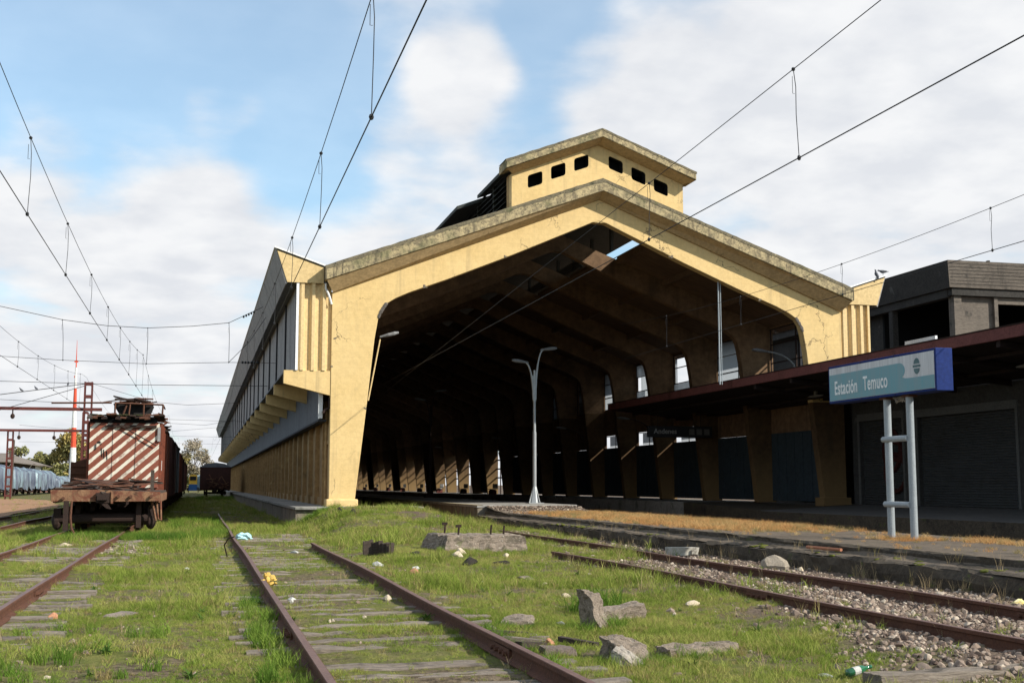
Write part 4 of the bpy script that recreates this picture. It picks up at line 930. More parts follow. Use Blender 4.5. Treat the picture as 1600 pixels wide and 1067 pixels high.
# benches on the right platform, far inside
def bench(loc):
    x, y, z = loc; t = thing('bench', '', 'bench', loc, 'seats along the far right platform')
    for k in range(3):
        mb = MB(); mb.box(x - .22, x + .2, y - .9 + k * .62, y - .9 + k * .62 + .5, z + .42, z + .47); mb.build('seat', m_white, t)
        mb = MB(); mb.box(x + .2, x + .25, y - .9 + k * .62, y - .9 + k * .62 + .5, z + .5, z + .9); mb.build('backrest', m_white, t)
    mb = MB(); mb.box(x - .05, x + .05, y - .9, y + .95, z + .36, z + .42); mb.build('beam', m_oxide, t)
    for q in (-.6, .6):
        mb = MB(); mb.box(x - .2, x + .2, y + q - .03, y + q + .03, z, z + .36); mb.build('leg', m_oxide, t)
    return t
words_ = ['nearest to the big lamp post', 'second in the row from the big lamp post', 'third in the row from the big lamp post', 'fourth in the row from the big lamp post', 'fifth in the row from the big lamp post', 'sixth in the row from the big lamp post', 'seventh in the row from the big lamp post', 'eighth in the row, deep in the shed', 'ninth in the row, beside the left pillar', 'tenth in the row, just showing beside the left pillar']
b0 = bench((24.4, 103, .7)); b0['label'] = 'pale seat bench ' + words_[0]
for k in range(1, 10): dup(b0, (24.4, 103 + k * 12.0, .7), 'pale seat bench ' + words_[k])

# ------------------------------------------------------------------ rolling stock
def wheelset(parent, xc, y, zr=.19, r=.46, g=.84):
    for s_ in (1, -1):
        mb = MB(); x = xc + s_ * g
        pr = []
        for (dx, rr) in ((.07, .10), (.07, r * .55), (.05, r * .6), (.05, r * .86), (.07, r * .9), (.07, r), (-.05, r), (-.05, r + .03), (-.08, r + .03), (-.08, .1)):
            pr.append([(x + s_ * dx, y + rr * math.cos(2 * math.pi * k / 20), zr + r + rr * math.sin(2 * math.pi * k / 20)) for k in range(20)])
        mb.loft([q + [q[0]] for q in pr]); mb.build('wheel', m_rustdk, parent)
    mb = MB(); mb.tube([(xc - g, y, zr + r), (xc + g, y, zr + r)], .08, 10); mb.build('axle', m_rustdk, parent)
def bogie(parent, xc, y, zr=.19):
    for q in (-.9, .9): wheelset(parent, xc, y + q, zr)
    for s_ in (1, -1):
        x = xc + s_ * 1.06; mb = MB()
        mb.prism([(y - 1.25, zr + .38), (y - 1.2, zr + .62), (y - .45, zr + .72), (y + .45, zr + .72), (y + 1.2, zr + .62), (y + 1.25, zr + .38), (y + .95, zr + .36), (y + .5, zr + .22), (y - .5, zr + .22), (y - .95, zr + .36)], x - .05, x + .05, 'X')
        for q in (-.9, .9): mb.box(x - .02, x + .12, y + q - .13, y + q + .13, zr + .33, zr + .6)
        for q in (-.22, 0, .22): mb.tube([(x, y + q, zr + .3), (x, y + q, zr + .68)], .07, 8)
        mb.build('side_frame', m_rustdk, parent)
def underframe(parent, xc, y0, y1, zf=1.02, w=1.35):
    mb = MB(); mb.box(xc - .2, xc + .2, y0 + .1, y1 - .1, zf - .32, zf); 
    for s_ in (1, -1): mb.box(xc + s_ * (w - .07) - .05, xc + s_ * (w - .07) + .05, y0 + .1, y1 - .1, zf - .15, zf)
    n = int((y1 - y0) / 1.4)
    for k in range(n): mb.box(xc - w, xc + w, y0 + .6 + k * 1.4, y0 + .7 + k * 1.4, zf - .12, zf - .01)
    mb.build('underframe', m_rustdk, parent)
    mb = MB(); mb.tube([(xc + .5, (y0 + y1) / 2 - .8, .75), (xc + .5, (y0 + y1) / 2 + .8, .75)], .2, 12); mb.build('air_tank', m_rustdk, parent)
def boxcar(xc, y0, y1, zt, mat, label, roofm=None, ribs=True, w=1.34, door=True, group='old wagons on the left track', cat='wagon', roof_h=.35):
    t = thing('boxcar', label, cat, (xc, y0, .19), group); zf = 1.05
    mb = MB(); mb.box(xc - w, xc + w, y0, y1, zf, zt); mb.build('body', mat, t)
    pr = [(xc - w - .06, zt), (xc - w * .6, zt + roof_h * .75), (xc, zt + roof_h), (xc + w * .6, zt + roof_h * .75), (xc + w + .06, zt)]
    mb = MB(); mb.prism(pr, y0 - .06, y1 + .06); mb.build('roof', roofm or mat, t)
    if ribs:
        n = int((y1 - y0) / 1.05)
        for s_ in (1, -1):
            for k in range(n + 1):
                yy = y0 + (y1 - y0 - .1) * k / n; mb = MB(); mb.box(xc + s_ * (w + .03) - .035, xc + s_ * (w + .03) + .035, yy, yy + .09, zf - .05, zt - .02); mb.build('side_rib', mat, t)
    if door:
        ym = (y0 + y1) / 2
        for s_ in (1, -1):
            mb = MB(); mb.box(xc + s_ * (w + .09) - .02, xc + s_ * (w + .09) + .02, ym - .95, ym + .95, zf, zt - .15); d_ = mb.build('door', mat, t)
            mb = MB(); mb.box(xc + s_ * (w + .09) - .05, xc + s_ * (w + .09) + .05, ym - 1.9, ym + 1.9, zt - .14, zt - .07); mb.build('door_rail', m_rustdk, t)
    for x in (-.9, 0, .9):
        mb = MB(); mb.box(xc + x - .05, xc + x + .05, y0 - .06, y0, zf, zt - .02); mb.build('end_post', mat, t)
    mb = MB()
    for k in range(7 if w > 1.3 else 0): mb.tube([(xc + w - .45, y0 - .09, zf + .2 + k * .35), (xc + w - .05, y0 - .09, zf + .2 + k * .35)], .014, 5)
    if w > 1.3: mb.build('ladder', m_rustdk, t)
    underframe(t, xc, y0, y1, zf, w - .05); bogie(t, xc, y0 + 2.2); bogie(t, xc, y1 - 2.2)
    mb = MB(); mb.box(xc - .14, xc + .14, y0 - .45, y0 + .1, .82, 1.02); mb.build('coupler', m_rustdk, t)
    return t

# flat wagon in front
fw = thing('flat_wagon', 'rusty flat wagon end with a tan buffer beam, heaped with scrap planks', 'wagon', (-2.53, 37, .19)); XW1 = -2.53
mb = MB(); mb.prism([(-4.02, 1.06), (-4.04, 1.38), (-2.9, 1.385), (-1.9, 1.35), (-1.06, 1.33), (-1.06, 1.06), (-2.1, 1.05)], 37.0, 37.16); o = mb.build('buffer_beam', m_board, fw); bevel(o, .012)
mb = MB(); mb.box(-3.98, -1.12, 37.2, 46.2, 1.27, 1.34); mb.build('deck', m_woodd, fw)
for x in (-3.98, -1.18):
    mb = MB(); mb.box(x, x + .09, 37.17, 46.2, 1.02, 1.27); mb.build('side_sill', m_board, fw)
mb = MB(); mb.box(-2.80, -2.44, 36.86, 36.99, 1.02, 1.30); mb.box(-2.76, -2.48, 36.70, 36.88, 1.10, 1.24); mb.prism([(-2.7, 1.02), (-2.5, 1.02), (-2.38, .84), (-2.5, .86)], 36.88, 37.0); o = mb.build('coupler', m_rustdk, fw)
mb = MB(); mb.box(-2.40, -2.34, 36.93, 36.99, 1.0, 1.33); mb.build('bracket_plate', m_board, fw)
for x, z in ((-2.2, 1.2), (-1.86, 1.2), (-3.68, 1.15), (-1.3, 1.2)):
    mb = MB(); mb.tube([(x, 36.9, z), (x, 37.02, z)], .045, 8); mb.build('bolt_head', m_rust, fw)
mb = MB(); mb.box(-3.66, -3.52, 36.86, 36.98, .25, 1.08); mb.build('brake_hanger', m_rustdk, fw)
mb = MB(); mb.tube([(-3.45, 36.9, 1.06), (-3.46, 36.86, .6), (-3.42, 36.85, .3), (-3.3, 36.7, .12)], .035, 6); mb.build('brake_hose', m_rust, fw)
mb = MB(); mb.box(-1.72, -1.58, 37.4, 37.55, .3, 1.05); mb.build('post', m_rustdk, fw)
mb = MB(); mb.tube([(-3.92, 37.6, .56), (-1.4, 37.6, .56)], .13, 12); mb.build('brake_beam', m_rustdk, fw)
for x in (-3.9, -1.32):
    mb = MB(); mb.ell((x, 37.75, .52), (.16, .3, .28), 10, 8); mb.box(x - .08, x + .12, 37.5, 38.0, .6, .85); mb.build('axle_box', m_rustdk, fw)
mb = MB(); mb.tube([(-1.16, 37.3, 1.05), (-1.1, 37.35, .55), (-1.02, 37.4, .5), (-1.06, 37.9, 1.04)], .03, 6); mb.tube([(-1.28, 37.2, 1.05), (-1.16, 37.22, .5)], .035, 4); mb.build('step', m_board, fw)
mb = MB(); mb.box(-1.34, -1.24, 37.1, 37.18, 1.33, 1.95); mb.build('stake', m_woodd, fw)
underframe(fw, XW1, 37.2, 46.2, 1.27, 1.4); bogie(fw, XW1, 39.2); bogie(fw, XW1, 44.4)
r = random.Random(12)
heap = thing('scrap_heap', 'heap of broken planks and rusty plates lying on the flat wagon', 'scrap', (-2.6, 39.5, 1.34))
for k in range(58):
    x = r.uniform(-3.9, -1.6); y = r.uniform(37.3, 41.5); L_ = r.uniform(.6, 2.0); w = r.uniform(.06, .22); a = r.uniform(-.9, .9) if r.random() < .8 else r.uniform(-1.6, 1.6)
    z = 1.36 + (y - 37.3) * .05 + r.uniform(0, .13); M = Matrix.Translation((x, y, z)) @ Matrix.Rotation(a, 4, 'Z') @ Matrix.Rotation(r.uniform(-.16, .16), 4, 'Y') @ Matrix.Rotation(r.uniform(-.2, .2), 4, 'X')
    if abs(math.cos(a)) * L_ / 2 + abs(x + 2.55) > 1.5: L_ = max(.4, 2 * (1.5 - abs(x + 2.55)))
    mb = MB(); mb.box(-L_ / 2, L_ / 2, -w / 2, w / 2, -.012, .018, M); mb.build('plank', r.choice((m_rust, m_woodd, m_rustdk, m_rust)), heap)

# striped boxcar
XB1 = -2.64
m_stripe = bpy.data.materials.new('red_white_stripes'); m_stripe.use_nodes = True
def stripes(m):
    nt = m.node_tree; L = nt.links.new; b = nt.nodes['Principled BSDF']; b.inputs['Roughness'].default_value = .75
    geo = N(nt, 'ShaderNodeNewGeometry'); sx = N(nt, 'ShaderNodeSeparateXYZ'); L(geo.outputs['Position'], sx.inputs[0])
    def M2(op, a, c):
        q = N(nt, 'ShaderNodeMath', operation=op)
        for i, v in enumerate((a, c)):
            if isinstance(v, float): q.inputs[i].default_value = v
            else: L(v, q.inputs[i])
        return q.outputs[0]
    n = N(nt, 'ShaderNodeTexNoise', inp={'Scale': 14, 'Detail': 5}); L(geo.outputs['Position'], n.inputs['Vector'])
    n2 = N(nt, 'ShaderNodeTexNoise', inp={'Scale': 2.2, 'Detail': 6, 'Roughness': .7}); L(geo.outputs['Position'], n2.inputs['Vector'])
    v = M2('SUBTRACT', M2('MULTIPLY', sx.outputs[2], 1.12), sx.outputs[0]); v = M2('ADD', M2('MULTIPLY', v, 2.28), M2('MULTIPLY', n.outputs[0], .10)); fr = M2('FRACT', v, 0.)
    st = N(nt, 'ShaderNodeMapRange', inp={'From Min': .60, 'From Max': .63}); L(fr, st.inputs[0])
    wear = N(nt, 'ShaderNodeMapRange', inp={'From Min': .52, 'From Max': .66, 'To Min': 1., 'To Max': .25}); L(n2.outputs[0], wear.inputs[0])
    f = M2('MULTIPLY', st.outputs[0], wear.outputs[0])
    red = N(nt, 'ShaderNodeMix', data_type='RGBA'); L(n2.outputs[0], red.inputs[0]); red.inputs[6].default_value = (.24, .058, .026, 1); red.inputs[7].default_value = (.14, .042, .024, 1)
    mx = N(nt, 'ShaderNodeMix', data_type='RGBA'); L(f, mx.inputs[0]); L(red.outputs[2], mx.inputs[6]); mx.inputs[7].default_value = (.60, .55, .45, 1)
    rr = N(nt, 'ShaderNodeMapRange', inp={'From Min': .62, 'From Max': .70, 'To Max': .75}); q = N(nt, 'ShaderNodeTexNoise', inp={'Scale': 4., 'Detail': 6, 'Roughness': .7}); L(geo.outputs['Position'], q.inputs['Vector']); L(q.outputs[0], rr.inputs[0])
    m2 = N(nt, 'ShaderNodeMix', data_type='RGBA'); L(rr.outputs[0], m2.inputs[0]); L(mx.outputs[2], m2.inputs[6]); m2.inputs[7].default_value = (.16, .07, .03, 1); L(m2.outputs[2], b.inputs['Base Color'])
stripes(m_stripe)
sb = boxcar(XB1, 47.05, 59.2, 3.78, m_redbr, 'derelict red wagon with white diagonal stripes on its end and a wrecked roof cupola', m_rustdk, True, 1.24, True, roof_h=.12)
mb = MB(); mb.box(XB1 - 1.22, XB1 + 1.20, 46.96, 47.04, 1.42, 3.76); o = mb.build('striped_end', m_stripe, sb)
for x in (XB1 - .42, XB1 + .38):
    mb = MB(); mb.box(x, x + .06, 46.935, 46.96, 1.42, 3.7); mb.build('end_rib', m_stripe, sb)
mb = MB(); mb.box(XB1 + 1.14, XB1 + 1.24, 46.88, 46.97, 3.1, 3.62); mb.build('corner_plate', m_grey, sb)
mb = MB(); mb.tube([(XB1 - .28, 46.86, 3.72), (XB1 + 1.1, 46.86, 2.95)], .022, 6); mb.build('stay_rod', m_rustdk, sb)
mb = MB(); mb.box(XB1 - .7, XB1 + 1.1, 46.85, 46.95, 3.6, 3.68); mb.build('end_rail', m_rustdk, sb)
mb = MB(); mb.box(XB1 - 1.0, XB1 - .98, 46.9, 46.95, 2.8, 3.0); mb.tube([(XB1 - .95, 46.93, 3.02), (XB1 - .86, 46.93, 3.1), (XB1 - .8, 46.93, 2.98)], .012, 5)
for (a, c) in ((-.80, 2.85), (-.72, 2.8), (-.62, 2.75)): mb.tube([(XB1 + a, 46.94, c), (XB1 + a + .03, 46.94, c - .32)], .012, 5)
mb.ell((XB1 - .9, 46.94, 3.06), (.06, .01, .04), 8, 4); mb.build('painted_marks', m_black, sb)
mb = MB(); mb.box(XB1 + 1.26, XB1 + 1.29, 47.6, 48.6, 2.05, 2.42); mb.build('white_patch', m_white, sb)
# roof: gap, buckled roof edge, walkway frame and wrecked cupola
mb = MB(); mb.box(XB1 - 1.24, XB1 + 1.1, 46.9, 47.3, 3.78, 3.93); mb.build('roof_gap', m_void, sb)
r = random.Random(5)
for k in range(16):
    x = XB1 - 1.3 + k * .165; mb = MB(); M = Matrix.Translation((x + .08, 47.1 + r.uniform(-.1, .1), 3.97 + r.uniform(-.02, .04) + .0 * k)) @ Matrix.Rotation(r.uniform(-.12, .12), 4, 'Y') @ Matrix.Rotation(r.uniform(-.2, .2), 4, 'X')
    mb.box(-.1, .1, -.45, .6, -.03, .03, M); mb.build('roof_board', r.choice((m_rust, m_rustdk, m_woodd)), sb)
m_moss = pmat('moss', (.06, .065, .02), (.04, .035, .02), 6, 1, bump=1)
mb = MB()
for k in range(24): mb.ell((XB1 - 1.1 + k * .07 + r.uniform(-.03, .03), 46.8 + r.uniform(-.1, .2), 4.02 + .03 * r.random()), (.09, .09, .03), 6, 4)
mb.build('moss_tuft', m_moss, sb)
mb = MB()
for a, b_ in (((XB1 - .4, 46.9, 4.48), (XB1 + 1.3, 46.9, 4.44)), ((XB1 + 1.3, 46.9, 4.44), (XB1 + 1.28, 46.9, 4.02)), ((XB1 - .38, 46.9, 4.48), (XB1 - .38, 46.9, 4.0)), ((XB1 + .02, 46.9, 4.4), (XB1 - .1, 46.9, 4.05)), ((XB1 + .62, 46.9, 4.45), (XB1 + .62, 46.9, 4.02)), ((XB1 + .14, 46.9, 4.45), (XB1 + .1, 46.9, 4.02)), ((XB1 + .7, 46.9, 4.06), (XB1 + 1.28, 46.9, 4.04)), ((XB1 - 2.6, 47.2, 4.47), (XB1 - .5, 46.9, 4.49)), ((XB1 + 1.3, 46.9, 4.44), (XB1 + 1.3, 49.5, 4.44))):
    mb.tube([a, b_], .032, 4)
mb.build('roof_walk_frame', m_rust, sb)
mb = MB(); mb.prism([(XB1 - .22, 4.02), (XB1 + .72, 4.02), (XB1 + .9, 4.5), (XB1 - .5, 4.5)], 47.6, 49.4); cu_ = mb.build('cupola', m_black, sb)
for k in range(22):
    M = Matrix.Translation((XB1 + .2 + r.uniform(-.55, .55), 47.6 + r.uniform(-.5, 1.2), 4.58 + r.uniform(-.05, .10))) @ Matrix.Rotation(r.uniform(-1, 1), 4, 'Z') @ Matrix.Rotation(r.uniform(-.28, .28), 4, 'Y') @ Matrix.Rotation(r.uniform(-.2, .2), 4, 'X')
    mb = MB(); mb.box(-r.uniform(.25, .5), .3, -.1, .1, -.015, .02, M); mb.build('broken_board', r.choice((m_rust, m_rustdk, m_rust)), cu_)
for k in range(12):
    M = Matrix.Translation((XB1 + 1.22 + r.uniform(-.05, .1), 47.4 + k * .9, 3.98 + r.uniform(-.05, .14))) @ Matrix.Rotation(r.uniform(-.5, .5), 4, 'Y') @ Matrix.Rotation(r.uniform(-.3, .3), 4, 'Z')
    mb = MB(); mb.box(-.14, .1, -.4, .4, -.02, .02, M); mb.build('roof_edge_sheet', r.choice((m_rust, m_redbr)), sb)
boxcar(XB1 - .02, 60.6, 72.4, 3.75, m_dkwag, 'dark brown ribbed wagon directly behind the striped one', roof_h=.3)
boxcar(XB1 - .02, 73.8, 86, 3.85, m_bluewag, 'grey blue box wagon, third in the left row', m_rustdk, False)
boxcar(XB1 - .02, 87.4, 100, 3.7, m_redbr, 'red brown wagon, fourth in the left row')
boxcar(XB1 - .02, 101.4, 114, 3.7, m_dkwag, 'dark wagon, last but one in the left row')
boxcar(XB1 - .02, 115.4, 150, 3.6, m_redbr, 'long red wagon, last in the left row', ribs=False)
rw = boxcar(1.72, 134, 146, 3.35, m_dkwag, 'dark wagon with a hooped roof standing beside the shed wall', m_greyd, False, 1.58, False, group='dark wagons by the wall', roof_h=.5)
r = random.Random(9)
for k in range(14):
    M = Matrix.Translation((1.9 + r.uniform(-.9, .9), 133.4, 1.3 + r.random() * .9)) @ Matrix.Rotation(r.uniform(-1.2, 1.2), 4, 'Y'); mb = MB(); mb.box(-.5, .5, -.06, .06, -.04, .04, M); mb.build('scrap_bar', r.choice((m_rust, m_board)), rw)
# open wagon left of the striped one
ow = thing('open_wagon', 'small rusty open wagon with ribbed sides half hidden behind the lattice post', 'wagon', (-4.95, 53, .19))
ZO = 2.5
mb = MB(); mb.prism([(-5.05, 1.05), (-3.9, 1.05), (-3.9, 2.62), (-4.35, 2.62), (-4.95, 2.42), (-5.05, 2.45)], 53, 53.08); mb.build('end_wall', m_rust, ow)
for z in (1.3, 1.62, 1.95, 2.25):
    mb = MB(); mb.box(-5.0, -3.95, 52.94, 53.0, z, z + .07); mb.build('end_rib', m_rust, ow)
mb = MB(); mb.box(-4.40, -4.32, 52.92, 53.0, 1.05, 2.62); mb.build('end_post', m_rust, ow)
mb = MB(); mb.box(-5.06, -4.98, 53.1, 62, 1.05, 2.45); mb.build('side_wall', m_rust, ow)
mb = MB(); mb.box(-5.0, -3.95, 53.1, 62, .85, 1.05); mb.build('floor', m_rustdk, ow)
for q in (54.5, 56.2, 59, 60.7): wheelset(ow, -4.5, q, .19, .4, .5)

# wagons under blue-grey tarpaulins
def tarp_mat():
    m = bpy.data.materials.new('blue_grey_tarpaulin'); m.use_nodes = True; nt = m.node_tree; L = nt.links.new; b = nt.nodes['Principled BSDF']; b.inputs['Roughness'].default_value = .35
    geo = N(nt, 'ShaderNodeNewGeometry'); mp = N(nt, 'ShaderNodeMapping'); mp.inputs['Scale'].default_value = (1, .8, .18); L(geo.outputs['Position'], mp.inputs[0])
    n = N(nt, 'ShaderNodeTexNoise', inp={'Scale': 1.1, 'Detail': 6, 'Roughness': .6}); L(mp.outputs[0], n.inputs['Vector'])
    r = N(nt, 'ShaderNodeValToRGB'); L(n.outputs[0], r.inputs[0]); e = r.color_ramp.elements; e[0].position = .33; e[0].color = (.03, .04, .075, 1); e[1].position = .66; e[1].color = (.19, .27, .30, 1); k = e.new(.48); k.color = (.11, .13, .165, 1)
    L(r.outputs[0], b.inputs['Base Color']); bp = N(nt, 'ShaderNodeBump', inp={'Strength': 1., 'Distance': .3}); L(n.outputs[0], bp.inputs['Height']); L(bp.outputs[0], b.inputs['Normal']); return m
m_tarp = tarp_mat()
def tarp_wagon(xc, y0, y1, label, zt=3.6):
    t = thing('covered_wagon', label, 'wagon', (xc, y0, .0), 'wagons under tarpaulins'); rings = []
    y = y0; k = 0
    while y <= y1:
        j = lambda s: .34 * mn.noise(Vector((s * 3.3, y * .9, xc))) + .16 * mn.noise(Vector((s * 5.3, y * 2.3, xc))); zz = .95 + .5 * mn.noise(Vector((1.3, y * .5, 7)))
        rings.append([(xc + 1.5 + j(1), y, zz), (xc + 1.5 + j(2), y, 1.9), (xc + 1.42 + j(3), y, zt - .5 + j(5)), (xc + .8, y, zt + j(4)), (xc, y, zt + .1 + j(6)), (xc - .8, y, zt), (xc - 1.45, y, zt - .5), (xc - 1.5, y, 1.)]); y += .35; k += 1
    e0 = [(x, y0 - .02, z) for x, _, z in rings[0]]
    mb = MB(); mb.loft([[(xc, y0, 1.2)] * 8] + rings + [[(xc, rings[-1][0][1], 1.2)] * 8]); mb.build('tarpaulin', m_tarp, t, smooth=True)
    underframe(t, xc, y0, y1, 1.0, 1.35); bogie(t, xc, y0 + 2.2, .1); bogie(t, xc, y1 - 2.2, .1)
    mb = MB(); mb.box(xc - 1.3, xc + 1.3, y0, y1, .95, 1.3); mb.build('deck', m_rustdk, t)
    for q in range(7):
        yy = y0 + 1 + q * (y1 - y0 - 2) / 6; mb = MB(); mb.box(xc + 1.3, xc + 1.4, yy, yy + .25, .6, 1.25); mb.build('side_post', m_rustdk, t)
tarp_wagon(-25, 158, 173, 'nearest wagon under crumpled blue grey tarpaulin, cut by the left edge', 3.9)
tarp_wagon(-25, 175, 196, 'second wagon under crumpled blue grey tarpaulin', 3.8)
tarp_wagon(-25, 198.5, 222, 'third tarpaulin covered wagon, with a darker blue end', 3.7)
tarp_wagon(-25, 225, 262, 'farthest low tarpaulin covered wagon beside the open wagon', 2.9)

# yellow and blue locomotive far away
lo_ = thing('locomotive', 'tiny yellow and blue locomotive far down the yard between the wagon rows', 'locomotive', (-.9, 222, .19))
m_ly = pmat('yellow_loco_paint', (.75, .42, .05), None, 1, .5, bump=0); m_lb = pmat('blue_loco_paint', (.03, .10, .26), None, 1, .5, bump=0)
mb = MB(); mb.prism([(-1.6, 1.3), (-.25, 1.3), (-.25, 3.0), (-.5, 3.3), (-1.3, 3.3), (-1.6, 3.0)], 222, 236); mb.build('body', m_ly, lo_)
mb = MB(); mb.box(-1.62, -.22, 221.9, 236, .5, 1.6); mb.build('skirt', m_lb, lo_)
mb = MB(); mb.box(-1.45, -.4, 221.9, 221.99, 2.3, 2.95); mb.build('windscreen', m_black, lo_)
mb = MB(); mb.box(-.2, .3, 224, 236, .5, 3.2); mb.build('side_body', pmat('pale_blue_loco_side', (.3, .42, .5), None, 1, .5, bump=0), lo_)
bogie(lo_, -.85, 225)

# ------------------------------------------------------------------ masts and portals
def lattice(t, x, y, z0, z1, w=.5, d=.5, mat=m_oxide):
    mb = MB()
    for sx_ in (-1, 1):
        for sy in (-1, 1): mb.box(x + sx_ * w / 2 - .05, x + sx_ * w / 2 + .05, y + sy * d / 2 - .05, y + sy * d / 2 + .05, z0, z1)
    mb.build('upright', mat, t); z = z0 + .3
    while z < z1:
        mb = MB(); mb.box(x - w / 2, x + w / 2, y - d / 2 - .04, y - d / 2 - .01, z, z + .22); mb.build('batten_plate', mat, t)
        mb = MB(); mb.box(x - w / 2, x + w / 2, y + d / 2 + .01, y + d / 2 + .04, z, z + .22); mb.build('batten_plate', mat, t); z += .95
po = thing('lattice_portal', 'red brown lattice post with a long beam to the left, behind the striped wagon', 'catenary portal', (-8.1, 96, 0), 'red brown wire portals')
lattice(po, -8.1, 96, 0, 9.1); lattice(po, -29, 96, 0, 9.1)
mb = MB(); mb.box(-29, -7.1, 95.88, 96.12, 6.95, 7.18); mb.build('beam', m_oxide, po)
for x in (-13.3, -20):
    mb = MB(); mb.tube([(x, 96, 6.95), (x, 96, 6.4)], .05, 6); mb.ell((x, 96, 6.5), (.16, .16, .2), 8, 6); mb.build('insulator', m_rustdk, po)
po2 = thing('lattice_portal', 'farther red brown portal with a thinner beam and lattice post at the left edge', 'catenary portal', (-18.8, 135, 0), 'red brown wire portals')
lattice(po2, -11.6, 135, 0, 9.0); lattice(po2, -18.9, 135.6, 0, 7.0)
mb = MB(); mb.box(-34, -11.3, 134.88, 135.12, 6.95, 7.2); mb.build('beam', m_oxide, po2)
for x in (-13.6, -17, -19.5):
    mb = MB(); mb.tube([(x - 1, 135, 6.95), (x - 1, 135, 6.4)], .05, 6); mb.ell((x - 1, 135, 6.35), (.18, .18, .22), 8, 6); mb.build('insulator', m_rustdk, po2)
m_mr = pmat('red_mast_paint', (.62, .075, .03), (.5, .06, .03), .5, .5, bump=0); m_mw = pmat('white_mast_paint', (.8, .78, .75), None, .5, .5, bump=0)
ma = thing('radio_mast', 'tall slim red and white banded radio mast', 'mast', (-23.5, 250, 0))
zs = [0, 5.2, 8.6, 12.4, 16.2, 20.0, 24.0, 29.5]; cols = [m_mw, m_mw, m_mr, m_mw, m_mr, m_mw, m_mr]
for k in range(7):
    r0 = .72 - k * .09; r1 = .72 - (k + 1) * .09; xo = lambda z: -23.45 - z * .004
    if k < 6: mb = MB(); mb.tube([(xo(zs[k]), 250, zs[k]), (xo(zs[k + 1]), 250, zs[k + 1])], [r0, r1], 10); mb.build('band', cols[k], ma)
    else: mb = MB(); mb.tube([(xo(24), 250, 24), (xo(29), 250, 29.3)], [.13, .03], 6); mb.box(-23.9, -23.2, 249.9, 250.1, 25, 25.3); mb.box(-23.85, -23.4, 249.9, 250.1, 22, 22.4); mb.build('tip', cols[k], ma)
tp = thing('telegraph_pole', 'short dark pole rising behind the tarpaulin wagons', 'pole', (-20.5, 150, 0))
mb = MB(); mb.tube([(-20.6, 150, 0), (-20.55, 150, 6.6)], .16, 8); mb.build('pole', m_woodd, tp); mb = MB(); mb.box(-20.9, -20.6, 149.8, 150.1, 4.6, 5.3); mb.build('box', m_woodd, tp)

# low shed at the far left
gb = thing('goods_shed', 'low white shed with a grey brown pitched roof at the left edge', 'shed', (-36, 280, 0))
mb = MB(); mb.box(-70, -33.9, 280, 300, 0, 5.6); mb.build('wall', m_mw, gb)
mb = MB(); mb.loft([[(-72, 278, 6.4), (-72, 290, 9.0), (-72, 302, 6.4)], [(-39, 278, 6.4), (-41, 290, 8.4), (-39, 302, 6.3)], [(-32.4, 278.5, 5.6), (-33, 290, 5.8), (-32.6, 301, 5.6)]]); o = mb.build('roof', pmat('grey_brown_roof', (.20, .165, .14), (.14, .12, .1), .6, .9), gb); so = o.modifiers.new('s', 'SOLIDIFY'); so.thickness = .18
mb = MB(); mb.box(-70, -33.8, 279.9, 279.98, 4.9, 5.9); mb.build('eaves_shadow_board', m_woodd, gb)
for x in (-35.2, -39.5, -44):
    mb = MB(); mb.tube([(x, 279.8, 4.6), (x + 1, 278.4, 5.8)], .07, 4); mb.build('roof_strut', m_mw, gb)
fe = thing('board_fence', 'low brownish red fence between shed and open wagon', 'fence', (-22, 262, 0))
for k in range(26):
    x = -34 + k * .62; mb = MB(); mb.box(x, x + .5, 263, 263.08, 0, 3.0 + .08 * (k % 3)); mb.build('board', pmat('fence_board', (.24, .12, .10), (.16, .09, .08), 2, .9) if k == 0 else bpy.data.materials['fence_board'], fe)
mb = MB(); mb.box(-34, -18, 263.1, 263.2, 2.2, 2.35); mb.build('rail', m_woodd, fe)

# ------------------------------------------------------------------ trees
def leaf_mat(name, a, b_):
    m = bpy.data.materials.new(name); m.use_nodes = True; nt = m.node_tree; L = nt.links.new; p = nt.nodes['Principled BSDF']; p.inputs['Roughness'].default_value = .8; p.inputs['Specular IOR Level'].default_value = .15
    geo = N(nt, 'ShaderNodeNewGeometry'); n = N(nt, 'ShaderNodeTexNoise', inp={'Scale': .35, 'Detail': 3}); L(geo.outputs['Position'], n.inputs['Vector'])
    r = N(nt, 'ShaderNodeMapRange', inp={'From Min': .35, 'From Max': .65}); L(n.outputs[0], r.inputs[0]); mx = N(nt, 'ShaderNodeMix', data_type='RGBA'); L(r.outputs[0], mx.inputs[0]); mx.inputs[6].default_value = (*a, 1); mx.inputs[7].default_value = (*b_, 1)
    L(mx.outputs[2], p.inputs['Base Color']); return m
lf_aut = leaf_mat('autumn_leaves', (.34, .26, .085), (.20, .19, .075)); lf_grn = leaf_mat('olive_leaves', (.17, .18, .07), (.24, .21, .08)); lf_pal = leaf_mat('pale_bare_twigs', (.30, .25, .19), (.24, .21, .13))
m_bark = pmat('grey_bark', (.16, .13, .11), (.09, .075, .06), 2, .95)
